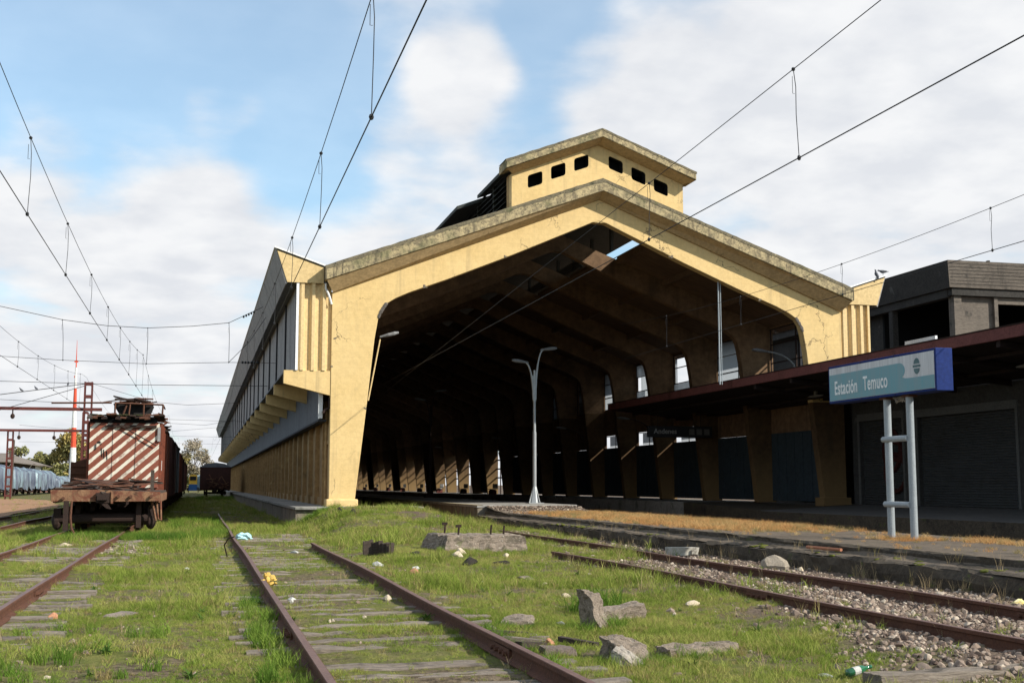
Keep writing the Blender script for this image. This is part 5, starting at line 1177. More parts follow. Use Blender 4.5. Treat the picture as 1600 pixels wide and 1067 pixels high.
def tree(x, y, h, w, leaf, label, n=5200, q=.38, seed=0, trunk=.25, lobes=13, fill=1.):
    rs = np.random.RandomState(seed); t = thing('tree', label, 'tree', (x, y, 0), 'trees at the end of the yard'); base = h * trunk
    cs = []; mb = MB(); mb.tube([(x, y, 0), (x + .1, y, base), (x, y, h * .6), (x, y, h * .9)], [.035 * h * .5 + .1, .02 * h + .05, .08, .03], 7)
    for k in range(lobes):
        a = rs.rand() * 6.28; zz = base + (h - base) * (.12 + .8 * rs.rand()); rr = w / 2 * (1 - abs((zz - base) / (h - base) - .4) ** 1.5 * .9) * rs.uniform(.2, .85)
        c = np.array([x + rr * math.cos(a), y + rr * math.sin(a), zz]); cs.append((c, rs.uniform(.11, .22) * min(h, w * 1.4)))
        mb.tube([(x, y, max(base * .8, zz - h * .25)), tuple((np.array([x, y, zz - h * .1]) + c) / 2), tuple(c)], [.10, .06, .025], 5)
    mb.build('trunk', m_bark, t)
    k = rs.randint(0, lobes, n); C_ = np.array([cs[i][0] for i in k]); Rr = np.array([cs[i][1] for i in k]); d = rs.normal(size=(n, 3)); d /= np.linalg.norm(d, axis=1)[:, None]
    P = C_ + d * (Rr * rs.rand(n) ** .4)[:, None] * np.array([1, 1, .8]); u = rs.normal(size=(n, 3)); u /= np.linalg.norm(u, axis=1)[:, None]; v = np.cross(u, rs.normal(size=(n, 3))); v /= np.linalg.norm(v, axis=1)[:, None]
    s = (q * rs.uniform(.5, 1.2, n))[:, None]; V = np.stack([P - u * s, P + v * s * .6, P + u * s, P - v * s * .6], 1).reshape(-1, 3)
    me = bpy.data.meshes.new('crown'); F = np.arange(4 * n).reshape(n, 4); V = V - np.array([x, y, 0]); me.from_pydata(V.tolist(), [], F.tolist()); me.materials.append(leaf)
    o = bpy.data.objects.new('crown', me); C.objects.link(o); o.parent = t
tree(-29, 300, 13.5, 12, lf_aut, 'large yellow brown autumn tree beside the radio mast', 6500, .42, 1, .12)
tree(-25.5, 306, 11.5, 8, lf_aut, 'smaller autumn tree between the mast and the lattice post', 4000, .4, 2, .1)
tree(-34.5, 310, 9.0, 9, lf_grn, 'olive green tree left of the large autumn tree', 4000, .4, 3, .1)
tree(-40, 305, 10.0, 6, lf_grn, 'small round olive tree above the low shed roof', 3000, .36, 4, .2)
tree(-30, 290, 6.0, 9, lf_grn, 'low olive bush in front of the large autumn tree', 3000, .4, 8, .02)
tree(-1.1, 330, 14.5, 6.5, lf_pal, 'tall pale bare tree behind the locomotive', 3300, .28, 5, .12, 16)
tree(-4.6, 345, 12.0, 6, lf_aut, 'lower yellowing tree left of the pale bare tree', 2800, .3, 6, .1)
tree(2.2, 350, 9.5, 5, lf_pal, 'thin pale bare tree right of the tall one', 2000, .26, 7, .1)
ht = thing('hedge', '', 'x', (0, 400, 0)); del ht['category']; ht['kind'] = 'stuff'; ht['label'] = 'far band of bushes closing the yard'
rs = np.random.RandomState(3); n = 9000; P = np.stack([rs.uniform(-120, 60, n), 400 + rs.normal(0, 2, n), rs.rand(n) ** .8 * (3.0 + 2.2 * vnoise(rs.uniform(0, 1, n), rs.uniform(0, 1, n), 1, 9))], 1)
u = rs.normal(size=(n, 3)); v = rs.normal(size=(n, 3)); V = np.stack([P - u * .5, P + v * .4, P + u * .5, P - v * .4], 1).reshape(-1, 3) - np.array([0, 400, 0])
me = bpy.data.meshes.new('foliage'); me.from_pydata(V.tolist(), [], np.arange(4 * n).reshape(n, 4).tolist()); me.materials.append(lf_grn); o = bpy.data.objects.new('foliage', me); C.objects.link(o); o.parent = ht; o['kind'] = 'stuff'

# ------------------------------------------------------------------ overhead wires
def wire(name, pts, rad, label, drops=(), group='overhead line wires', dr=.006):
    t = thing(name, label, 'wire', pts[0], group); mb = MB(); mb.tube(pts, rad, 6); mb.build('strand', m_wire, t)
    for a, b_ in drops:
        a, b_ = Vector(a), Vector(b_); m_ = a.lerp(b_, .5) + Vector((.02, .04, 0)); m2 = a.lerp(b_, .2)
        mb = MB(); mb.tube([a, m2 + Vector((.02, 0, 0)), m_, b_], dr, 5); mb.ell(tuple(a), (.03, .03, .03), 6, 4); mb.ell(tuple(b_), (.03, .03, .04), 6, 4)
        mb.tube([m2 + Vector((-.03, 0, .15)), m2 + Vector((-.03, 0, -.1)), m2 + Vector((.0, 0, -.1))], .004, 4)
        mb.build('dropper', m_wire, t)
def para(x, y0, y1, zc, ze, n=28):          # catenary: lowest in the middle
    L_ = y1 - y0; return lambda y: zc + (ze - zc) * (((y - y0) % L_) / L_ * 2 - 1) ** 2
def line(x, y0, y1, zcon, zlow, zend, cy0, cy1, drops, lab, rad=.0085, rm=.0065, xm=None):
    f = para(x, cy0, cy1, zlow, zend)
    wire('contact_wire', [(x, y, zcon) for y in np.linspace(y0, y1, 12)], rad, 'thick lower wire ' + lab)
    wire('messenger_wire', [(x if xm is None else xm(y), y, f(y)) for y in np.linspace(y0, y1, 60)], rm, 'thin upper wire with droppers ' + lab, [((x if xm is None else xm(y), y, f(y)), (x, y + dy, zcon)) for y, dy in drops])
line(1.78, 3, 205, 5.66, 6.70, 7.9, 2, 59, [(y, .0) for y in (7.4, 13.5, 19.65, 26, 32, 38.2, 44.5, 51)], 'over the middle foreground track')
line(-2.87, 3, 200, 5.97, 6.98, 8.0, 8, 64, [(y, 0) for y in (21.3, 27.4, 33.5, 39.65, 45.8, 52, 58, 64, 71, 78)], 'over the left track and striped wagon')
line(-7.0, 20, 200, 6.12, 7.1, 8.3, 22, 80, [(y, 0) for y in (45, 51.2, 57.3, 63.7, 70, 77)], 'over the half buried left track')
line(16.5, 6, 47, 6.56, 7.38, 8.8, 4, 56, [(16.6, 0), (22.81, 0), (29.23, 0), (35.6, 0), (42, 0)], 'over the sunken tracks at the right')
# right track: the messenger is anchored on the gable apex, the contact wire runs on into the shed
f3 = lambda y: 7.33 + (8.6 - 7.33) * 0 + (-.0437 * (y - 15.3))
wire('contact_wire', [(7.95, y, 6.03) for y in np.linspace(3, 130, 10)], .0085, 'thick lower wire running from the upper right into the shed')
msg = [(7.95, y, f3(y)) for y in np.linspace(3, 24.2, 20)]
wire('messenger_wire', [(7.95, y, 7.33 - .0437 * (y - 15.3)) for y in np.linspace(3, 60, 20)], .0065, 'thin upper wire crossing the turret from the upper right', [((7.95, 15.25, f3(15.25)), (7.95, 15.15, 6.03)), ((7.95, 21.0, f3(21)), (7.95, 21.05, 6.03)), ((7.95, 9, f3(9)), (7.95, 9, 6.03))])
# cross-span wires from the shed gutter to posts on the left
def span(Y, xs, up, lo, lab, drops=True):
    A = [Vector((x, Y, z)) for x, z in up]
    wire('span_wire', A, .015, 'upper cross wire ' + lab, [((x, Y, z), (x2, Y, z2)) for (x, z), (x2, z2) in drops] if drops else (), dr=.012)
    wire('span_wire', [Vector((x, Y, z)) for x, z in lo], .012, 'lower cross wire ' + lab)
span(60.5, 0, [(-16, 12.2), (-9.2, 9.75), (-6.4, 9.2), (-4.4, 8.98), (-2.55, 8.93), (-.5, 9.08), (1.21, 9.3), (2.95, 10.2)], [(-16, 7.7), (-9.1, 7.42), (-6.3, 7.3), (-2.55, 7.22), (1.3, 7.38), (3.5, 7.4)], 'nearest in the sky left of the shed', [((-6.4, 9.2), (-6.3, 7.3)), ((-2.55, 8.93), (-2.55, 7.22)), ((1.21, 9.3), (1.25, 7.38))])
span(68, 0, [(-18, 7.1), (-10.1, 6.85), (-3.77, 6.79), (3.5, 6.86)], [(-18, 6.4), (-10, 5.9), (-6, 5.75), (-2.8, 6.0)], 'second in the sky left of the shed', None)
span(100, 0, [(-8.1, 9.27), (-3.58, 7.95), (-1, 7.75), (3.2, 8.0)], [(-8.1, 6.7), (3.5, 6.5)], 'running from the lattice post to the shed', None)
span(125, 0, [(-2.9, 7.5), (.5, 7.35), (3.4, 7.9)], [(-12, 6.3), (3.5, 6.2)], 'low above the wagon row', None)
span(150, 0, [(-20, 8.3), (-8, 7.3), (3.5, 8.4)], [(-20, 6.4), (3.5, 6.3)], 'far down the yard', None)
wire('guy_wire', [(-8.1, 96, 9.0), (-20, 93, 6.9), (-32, 90, 6.4)], .03, 'sagging wire with perched birds left of the lattice post')
wire('guy_wire', [(-8.1, 96, 8.9), (-18, 95, 5.6), (-22, 95, 4.8)], .025, 'steeper wire falling left from the lattice post')
wire('guy_wire', [(1.25, 60.5, 7.38), (2.2, 60.4, 8.4), (2.95, 60.3, 9.6)], .014, 'short diagonal stay wire at the shed gutter')
wire('guy_wire', [(26.9, 47.8, 6.5), (29, 48.2, 6.47), (38.4, 57, 7.6)], .02, 'thin horizontal cable across the right corrugated panel')
mb = MB()
for k in range(5): mb.ell((1.9 + k * .12, 60.5, 9.62 + k * .06), (.05, .05, .07), 6, 4)
tag(mb.build('insulator', m_wire, base=(2.1, 60.5, 9.7)), 'ribbed dark insulator string on the nearest upper cross wire', 'insulator')
mb = MB()
for k in range(6): mb.ell((1.9 + k * .14, 60.5, 7.395), (.06, .1, .07), 6, 4)
tag(mb.build('insulator', m_wire, base=(2.3, 60.5, 7.4)), 'ribbed dark insulator string on the nearest lower cross wire', 'insulator')

# ------------------------------------------------------------------ birds
def bird(loc, rz, label, s=1., up=.4):
    M = Matrix.Translation(loc) @ Matrix.Rotation(rz, 4, 'Z') @ Matrix.Rotation(-up, 4, 'Y') @ Matrix.Scale(s, 4); mb = MB(); n = 10
    secs = [(-.20, .012, .008, 0), (-.14, .03, .015, 0), (-.07, .045, .04, 0), (0, .06, .06, .005), (.06, .055, .055, .012), (.10, .035, .038, .03), (.125, .028, .03, .045), (.15, .03, .03, .055), (.172, .02, .02, .055), (.19, .006, .006, .05), (.205, .002, .002, .045)]
    mb.loft([[tuple(M @ Vector((x, w * math.cos(2 * math.pi * k / n), z0 + h * math.sin(2 * math.pi * k / n)))) for k in range(n)] for x, w, h, z0 in secs], closed=True, caps=True)
    for s_ in (1, -1):
        mb.add([tuple(M @ Vector(q)) for q in ((.06, s_ * .058, .02), (.0, s_ * .07, -.015), (-.16, s_ * .035, -.01), (-.12, s_ * .04, .03), (0, s_ * .055, .05))], [(0, 1, 2, 3, 4)])
        p = Vector(loc); mb.tube([tuple(p + Vector((0, s_ * .02, -.03 * s))), tuple(p + Vector((0, s_ * .02, -.12 * s)))], .006, 4)
    o = mb.build('pigeon', pmat('grey_pigeon_feathers', (.13, .135, .15), (.07, .075, .09), 15, .7) if 'grey_pigeon_feathers' not in bpy.data.materials else bpy.data.materials['grey_pigeon_feathers'], base=loc, smooth=True); tag(o, label, 'bird', 'birds perching')
bird((28.72, 47.9, 10.72), 2.2, 'upright pigeon, left one of the pair on the right gutter tip', 1.25, 1.05)
bird((29.05, 47.9, 10.86), 2.6, 'horizontal pigeon, right one of the pair on the right gutter tip', 1.25, -.0)
for k, (t_, lab) in enumerate(((.12, 'first small bird left of the lattice post on the sagging wire'), (.3, 'second small bird on the sagging wire left of the mast'), (.38, 'third small bird on the sagging wire'), (.62, 'leftmost small bird on the sagging wire'))):
    a, b_ = Vector((-8.1, 96, 9.0)), Vector((-20, 93, 6.9)); p = a.lerp(b_, t_); bird((p.x, p.y, p.z + .13), 1.5 + k, lab, 1.2, .5)

# ------------------------------------------------------------------ stones, blocks, litter
def rock_mesh(mb, c, r, seed, sub=2, cut=.5, flat=()):
    import bmesh
    bm = bmesh.new(); bmesh.ops.create_icosphere(bm, subdivisions=sub, radius=1); rs = random.Random(seed)
    pl = [(Vector((rs.uniform(-1, 1), rs.uniform(-1, 1), rs.uniform(-.6, 1))).normalized(), rs.uniform(cut, cut + .3)) for _ in range(9)]
    for v in bm.verts:
        for n, d in pl:
            e = v.co.dot(n) - d
            if e > 0: v.co -= n * e
        v.co *= 1 + .06 * mn.noise(v.co * 2 + Vector((seed, 0, 0)))
    M = Matrix.Translation(c) @ Matrix.Rotation(rs.uniform(0, 6), 4, 'Z') @ Matrix.Diagonal((*r, 1))
    mb.add([tuple(M @ v.co) for v in bm.verts], [tuple(v.index for v in f.verts) for f in bm.faces]); bm.free()
def chunk(name, corners_b, corners_t, mat, label, cat, sub=5, jit=.02, seed=0, group=None):
    """a broken block: bilinear faces between a lower and an upper quad, roughened"""
    import bmesh
    v = [Vector(p) for p in corners_b] + [Vector(p) for p in corners_t]; bm = bmesh.new(); bv = [bm.verts.new(p) for p in v]
    for f in ((3, 2, 1, 0), (4, 5, 6, 7), (0, 1, 5, 4), (1, 2, 6, 5), (2, 3, 7, 6), (3, 0, 4, 7)): bm.faces.new([bv[i] for i in f])
    bmesh.ops.subdivide_edges(bm, edges=bm.edges, cuts=sub * 2, use_grid_fill=True)
    for q in bm.verts:
        p = q.co.copy(); p3 = p * 42; q.co += Vector((mn.noise(p3), mn.noise(p3 + Vector((4, 4, 4))), mn.noise(p3 + Vector((8, 2, 1))))) * jit * .3; q.co += Vector((mn.noise(p * 5 + Vector((seed, 0, 0))), mn.noise(p * 5 + Vector((0, seed, 9))), mn.noise(p * 5 + Vector((3, 7, seed))))) * jit + Vector((mn.noise(p * 17), mn.noise(p * 17 + Vector((5, 5, 5))), mn.noise(p * 17 + Vector((9, 1, 2))))) * jit * .5
    me = bpy.data.meshes.new(name); base = v[0].copy(); 
    for q in bm.verts: q.co -= base
    bmesh.ops.recalc_face_normals(bm, faces=bm.faces); bm.to_mesh(me); bm.free(); me.materials.append(mat); o = bpy.data.objects.new(name, me); C.objects.link(o); o.location = base
    tag(o, label, cat, group); return o
# standing slab
z0 = gzf(4.1, 12.7)
chunk('standing_stone', [(4.00, 12.80, z0 - .1), (4.17, 12.52, z0 - .1), (4.33, 12.64, z0 - .1), (4.14, 12.92, z0 - .1)], [(3.97, 12.78, z0 + .43), (4.05, 12.62, z0 + .34), (4.17, 12.70, z0 + .36), (4.08, 12.86, z0 + .42)], m_stone, 'jagged grey concrete slab standing upright in the grass', 'stone', 6, .035, 1)
chunk('concrete_lump', [(4.35, 13.2, .0), (4.98, 13.45, .0), (4.95, 13.75, .0), (4.3, 13.5, .0)], [(4.4, 13.2, .12), (4.95, 13.42, .19), (4.93, 13.62, .21), (4.32, 13.45, .14)], m_stone, 'low concrete lump lying behind the standing slab', 'stone', 5, .03, 2)
z0 = gzf(3.6, 10.4)
chunk('concrete_lump', [(3.48, 10.60, z0 - .05), (3.68, 10.28, z0 - .05), (3.98, 10.54, z0 - .05), (3.74, 10.82, z0 - .05)], [(3.48, 10.60, z0 + .19), (3.63, 10.36, z0 + .10), (3.90, 10.58, z0 + .14), (3.70, 10.76, z0 + .20)], m_stone, 'broken angular block behind the pale wedge near the bottom edge', 'stone', 6, .04, 3)
chunk('concrete_lump', [(3.44, 10.22, z0 - .05), (3.56, 10.0, z0 - .05), (3.74, 10.12, z0 - .05), (3.62, 10.34, z0 - .05)], [(3.47, 10.23, z0 + .14), (3.57, 10.05, z0 + .04), (3.71, 10.14, z0 + .07), (3.61, 10.31, z0 + .15)], pmat('pale_concrete_lump', (.42, .37, .31), (.27, .23, .19), 5, .95, bump=1., bscale=45), 'pale wedge shaped stone in front of the angular block', 'stone', 5, .03, 4)
chunk('concrete_lump', [(3.02, 10.72, z0 - .05), (3.34, 10.72, z0 - .05), (3.34, 10.92, z0 - .05), (3.02, 10.95, z0 - .05)], [(3.02, 10.74, z0 + .10), (3.32, 10.74, z0 + .10), (3.32, 10.9, z0 + .1), (3.02, 10.93, z0 + .11)], pmat('brown_block', (.20, .155, .125), (.12, .095, .08), 5, .95, bump=1.), 'low brown block beside the right rail, left of the angular block', 'stone', 4, .02, 5)
z0 = gzf(3.35, 13.4)
chunk('concrete_lump', [(3.2, 13.25, z0 - .03), (3.62, 13.15, z0 - .03), (3.72, 13.5, z0 - .03), (3.3, 13.6, z0 - .03)], [(3.25, 13.3, z0 + .07), (3.58, 13.2, z0 + .05), (3.66, 13.45, z0 + .09), (3.34, 13.52, z0 + .1)], m_stone, 'flat stone lying between right rail and standing slab', 'stone', 4, .03, 6)
chunk('concrete_kerb', [(4.15, 10.6, -.02), (5.0, 10.95, -.03), (4.97, 11.15, -.03), (4.1, 10.85, -.02)], [(4.15, 10.63, .07), (5.0, 10.98, .05), (4.95, 11.12, .05), (4.1, 10.82, .08)], m_stone, 'long half buried kerb piece right of the angular block', 'kerb', 8, .035, 7)
chunk('concrete_sleeper', [(5.1, 8.62, .0), (7.4, 8.75, .0), (7.4, 9.0, .0), (5.1, 8.9, .0)], [(5.1, 8.64, .07), (7.4, 8.77, .08), (7.4, 8.98, .08), (5.1, 8.88, .07)], m_wood, 'grey sleeper half buried in ballast at the bottom right corner', 'sleeper', 6, .02, 8)
# foundation block with four bolts
fb = thing('foundation_block', 'long low concrete foundation block with rusty bolts in the grass', 'foundation', (5.9, 26.3, .1))
o = chunk('block', [(5.12, 26.1, .02), (7.02, 26.2, .0), (7.0, 27.7, .0), (4.85, 27.6, .05)], [(5.22, 26.22, .44), (6.95, 26.3, .42), (6.9, 27.5, .43), (5.0, 27.45, .45)], m_stone, 'x', 'x', 7, .04, 9)
del o['label'], o['category']; o.parent = fb; o.location = o.location - fb.location
for x, y, h in ((5.32, 27.1, .22), (5.55, 26.7, .18), (6.35, 27.0, .2), (6.62, 26.9, .19)):
    mb = MB(); mb.tube([(x, y, .4), (x + .02, y, .44 + h)], .022, 6); 
    if x < 6: mb.box(x - .05, x + .07, y - .02, y + .02, .44 + h - .02, .44 + h + .04)
    mb.build('bolt', m_rustdk, fb)
# old round timber stump row and clods
z0 = gzf(3.7, 25.5)
st_ = thing('timber_stub', 'dark rotten half buried timber edging left of the foundation block', 'timber', (3.7, 25.6, z0))
for k in range(9):
    a = k / 8; x = 3.42 + .48 * a; y = 26.0 - .62 * a + .25 * math.sin(a * 3); mb = MB(); mb.box(x - .035, x + .035, y - .05, y + .05, z0 - .1, z0 + .27 - .04 * a + .02 * (k % 3), jit=.012); mb.build('stave', m_woodd, st_)
def lump(x, y, r, mat, label, cat='stone', seed=1, name='stone', zo=0, sub=2):
    mb = MB(); rock_mesh(mb, (x, y, gzf(x, y) + zo + r[2] * .35), r, seed, sub); return tag(mb.build(name, mat, base=(x, y, gzf(x, y))), label, cat)
m_clod = pmat('dark_clod', (.04, .033, .027), (.02, .017, .014), 6, 1, bump=1.); m_pale = pmat('cream_stone', (.60, .50, .36), (.42, .34, .24), 8, .9, bump=.6); m_wht = pmat('white_litter', (.55, .54, .50), (.34, .33, .30), 12, .6, bump=.5)
m_tan = pmat('terracotta_bit', (.45, .22, .12), (.3, .15, .09), 9, .9)
lump(4.73, 39.1, (.16, .14, .16), m_clod, 'dark clod on the grass mound, nearer the timber edging', seed=3, name='clod')
lump(4.45, 40.3, (.14, .12, .14), m_clod, 'dark clod on the grass mound, farther one', seed=4, name='clod')
lump(5.26, 25.0, (.17, .14, .11), m_pale, 'cream stone just in front of the foundation block', seed=5)
lump(5.01, 24.2, (.19, .13, .09), m_pale, 'cream stone nearest below the foundation block, broken open', seed=6)
lump(4.79, 22.0, (.26, .17, .11), m_clod, 'black charred lump in the grass below the foundation block', seed=7, name='clod')
lump(5.4, 22.1, (.2, .08, .05), m_clod, 'small dark rag right of the charred lump', 'rag', seed=27, name='rag')
lump(4.3, 25.0, (.2, .1, .05), m_clod, 'dark blue rag left of the cream stones', 'rag', seed=28, name='rag')
lump(6.0, 24.2, (.10, .08, .07), m_pale, 'small cream stone right of the charred lump', seed=8)
lump(5.01, 19.0, (.20, .14, .07), m_stone, 'flat grey stone in the middle of the grass', seed=9)
lump(4.22, 18.5, (.07, .06, .05), m_wht, 'small white bit in the grass near the right rail', 'litter', seed=10, name='litter')
lump(5.02, 17.9, (.07, .06, .05), m_pale, 'small cream bit left of the holed stone', 'stone', seed=11)
lump(4.9, 16.3, (.09, .07, .06), m_pale, 'cream stone above the standing slab', seed=12)
lump(3.9, 13.2, (.11, .06, .045), m_wht, 'crumpled white scrap left of the standing slab', 'litter', seed=13, name='litter')
lump(4.08, 13.05, (.07, .05, .03), m_wht, 'small white scrap right beside the crumpled one', 'litter', seed=14, name='litter')
lump(6.05, 14.6, (.12, .07, .05), m_pale, 'cream stone in the grass near the ballast', seed=15)
lump(3.55, 20.7, (.13, .09, .08), m_tan, 'terracotta shard beside the right rail', 'shard', seed=16, name='shard')
lump(3.3, 23.2, (.17, .12, .09), m_wht, 'bunched white plastic beside the far end of the right rail', 'litter', seed=17, name='plastic_scrap')
lump(3.72, 21.6, (.10, .07, .06), m_wht, 'white paper scrap just behind the terracotta shard', 'litter', seed=18, name='paper_scrap')
lump(1.22, 16.3, (.10, .08, .06), m_wht, 'white scrap between the rails near the left rail', 'litter', seed=19, name='paper_scrap')
lump(2.05, 27.3, (.17, .07, .05), m_wht, 'long white scrap between the rails farther off', 'litter', seed=20, name='paper_scrap')
lump(2.42, 16.1, (.09, .07, .06), m_pale, 'small pinkish stone between the rails', seed=21)
lump(-.84, 15.6, (.30, .1, .05), pmat('grey_brown_debris', (.22, .18, .15), (.1, .085, .07), 9, 1), 'flattened heap of debris in the left grass', 'debris', seed=22, name='debris')
lump(-1.55, 14.9, (.08, .06, .06), m_tan, 'small reddish stone left of the flattened debris', seed=23)
lump(-.15, 23.1, (.09, .07, .07), m_wht, 'white plastic bit in the left grass', 'litter', seed=24, name='plastic_scrap')
lump(-3.1, 32.0, (.16, .1, .07), m_pale, 'cream bit on the left track near the wagon', 'litter', seed=25, name='litter')
lump(10.18, 20.76, (.32, .2, .2), pmat('tan_boulder', (.36, .30, .23), (.24, .20, .15), 4, .9, bump=.6), 'rounded tan boulder at the foot of the low platform', 'stone', seed=26)
lump(10.45, 20.3, (.08, .08, .08), m_pale, 'small stone beside the tan boulder', seed=29)
lump(10.28, 14.03, (.12, .09, .07), pmat('yellow_wrapper', (.75, .55, .06), (.6, .6, .5), 12, .5), 'yellow wrapper behind the far rail at the right edge', 'litter', seed=30, name='wrapper')
mb = MB(); zz = gzf(10, 24.8)
mb.box(9.72, 10.32, 24.6, 25.0, zz + .02, zz + .20, Matrix.Translation((0, 0, 0)), jit=.025); mb.box(10.15, 10.28, 24.57, 24.6, zz + .06, zz + .15); o = tag(mb.build('broken_box', pmat('dirty_white_plastic', (.50, .47, .40), (.30, .27, .22), 6, .7, stain=[((.12, .10, .08), 5., .55, .65, .8)]), base=(10, 24.8, zz)), 'dirty white broken box behind the far rail', 'box')
# crumpled turquoise bag
rr = np.random.RandomState(2)
def bag(x, y, r, col, label, cat, name, seed):
    import bmesh
    bm = bmesh.new(); bmesh.ops.create_icosphere(bm, subdivisions=3, radius=1)
    for v in bm.verts: v.co *= 1 + .45 * mn.noise(v.co * 2.3 + Vector((seed, 3, 1))) + .2 * mn.noise(v.co * 6 + Vector((seed, 3, 1)))
    z = gzf(x, y); M = Matrix.Translation((x, y, z + r[2] * .6)) @ Matrix.Diagonal((*r, 1)); mb = MB(); mb.add([tuple(M @ v.co) for v in bm.verts], [tuple(v.index for v in f.verts) for f in bm.faces]); bm.free()
    tag(mb.build(name, col, base=(x, y, z)), label, cat)
bag(1.24, 34.6, (.22, .18, .12), pmat('turquoise_plastic', (.28, .52, .55), (.42, .60, .62), 6, .35, bump=.4), 'turquoise plastic bag beside the left rail', 'bag', 'plastic_bag', 2)
m_orange = pmat('orange_yellow_peel', (.62, .33, .05), (.6, .48, .14), 14, .6)
mb = MB(); r = random.Random(3)
for k in range(22):
    p = (.99 + r.uniform(-.05, .14), 18.6 + r.uniform(-.6, .5), .17 + r.uniform(-.05, .04)); mb.ell(p, (r.uniform(.02, .05), r.uniform(.03, .07), .018), 6, 4, Matrix.Rotation(r.uniform(-1, 1), 3, 'X'))
tag(mb.build('fruit_peel', m_orange, base=(1.0, 18.6, .15)), 'bright orange yellow scraps lying on the left rail', 'litter')
# green bottle with its label, straw beside it
bt = thing('bottle', 'green glass bottle lying at the bottom edge right of centre', 'bottle', (5.13, 9.1, .05)); z0 = gzf(5.13, 9.1) + .05
m_gl = pmat('green_bottle_glass', (.02, .12, .05), None, 1, .12, bump=0, spec=.8)
d = Vector((.95, .3, .12)).normalized(); p = Vector((5.05, 9.06, z0)); prof = [(0, .004), (.005, .032), (.15, .034), (.18, .03), (.205, .016), (.26, .013), (.262, .016), (.275, .016), (.277, .004)]
mb = MB(); mb.tube([p + d * t for t, _ in prof], [q for _, q in prof], 12); mb.build('glass', m_gl, bt, smooth=True)
mb = MB(); mb.tube([p + d * .06, p + d * .13], .0348, 12, cap=False); mb.build('paper_label', m_wht, bt)
lump(4.95, 9.25, (.10, .025, .02), m_wht, 'white stick beside the green bottle', 'litter', seed=31, name='stick')
# wire arch by the left rail, rod on the low platform
mb = MB(); mb.tube([(.62, 26.4, .05), (.55, 26.2, .3), (.62, 25.8, .45), (.72, 25.4, .5)], .014, 5); tag(mb.build('bent_wire', m_rustdk, base=(.6, 26, .05)), 'thin bent wire sticking up beside the left rail', 'wire')
mb = MB(); mb.tube([(11.12, 21.3, .37), (11.16, 20.1, .375)], .03, 6); tag(mb.build('copper_rod', pmat('orange_rod', (.42, .17, .09), None, 4, .7), base=(11.15, 20.7, .36)), 'orange brown rod lying on the ledge of the low platform', 'rod')

ch_ = [(2.98, 11.05, .16, .05, .5), (3.05, 11.5, .22, .04, -.3), (2.95, 12.1, .3, .03, .2), (3.3, 11.9, .26, .05, 1.1), (3.6, 11.6, .2, .04, -.7)]
for k, (x, y, l, w, a) in enumerate(ch_):
    mb = MB(); z = gzf(x, y) + .03; M = Matrix.Translation((x, y, z)) @ Matrix.Rotation(a, 4, 'Z') @ Matrix.Rotation(.1, 4, 'Y'); mb.box(-l, l, -w, w, -.02, .025, M, jit=.0)
    tag(mb.build('wood_splinter', m_wood if k % 2 else m_woodd, base=(x, y, z)), ['split board end beside the right rail, nearest the brown block', 'short dark splinter just beyond the brown block', 'long pale splinter lying against the right rail', 'dark splinter between rail and standing slab', 'pale splinter lying nearest the standing slab'][k], 'wood')
lump(3.25, 11.35, (.05, .05, .07), m_tan, 'rusty red stub standing on the brown block', 'stub', seed=44, name='stub', zo=.02)

# ------------------------------------------------------------------ grass, weeds and ballast (nobody could count them)
def clump_mesh(name, n, h, spread, w, mat, seed, lean=.5, segs=3, flat=False):
    rs = np.random.RandomState(seed); V = []; F = []
    for _ in range(n):
        a = rs.rand() * 6.283; rr = spread * rs.rand() ** .6; x, y = rr * math.cos(a), rr * math.sin(a); b = rs.rand() * 6.283; L_ = h * rs.uniform(.45, 1.1); ln = lean * rs.uniform(.3, 1.3); la = rs.rand() * 6.283
        px, py = math.cos(b) * w * .5, math.sin(b) * w * .5; k0 = len(V)
        for s in range(segs + 1):
            t = s / segs; ww = (1 - t ** 1.6) ; cx_ = x + math.cos(la) * ln * L_ * t * t; cy_ = y + math.sin(la) * ln * L_ * t * t; cz_ = L_ * t * (1 - .35 * ln * t)
            if s < segs: V += [(cx_ - px * ww, cy_ - py * ww, cz_ - .01), (cx_ + px * ww, cy_ + py * ww, cz_ - .01)]
            else: V.append((cx_, cy_, cz_))
        for s in range(segs - 1): F.append((k0 + 2 * s, k0 + 2 * s + 1, k0 + 2 * s + 3, k0 + 2 * s + 2))
        F.append((k0 + 2 * segs - 2, k0 + 2 * segs - 1, k0 + 2 * segs))
    me = bpy.data.meshes.new(name); me.from_pydata(V, [], F); me.materials.append(mat); return me
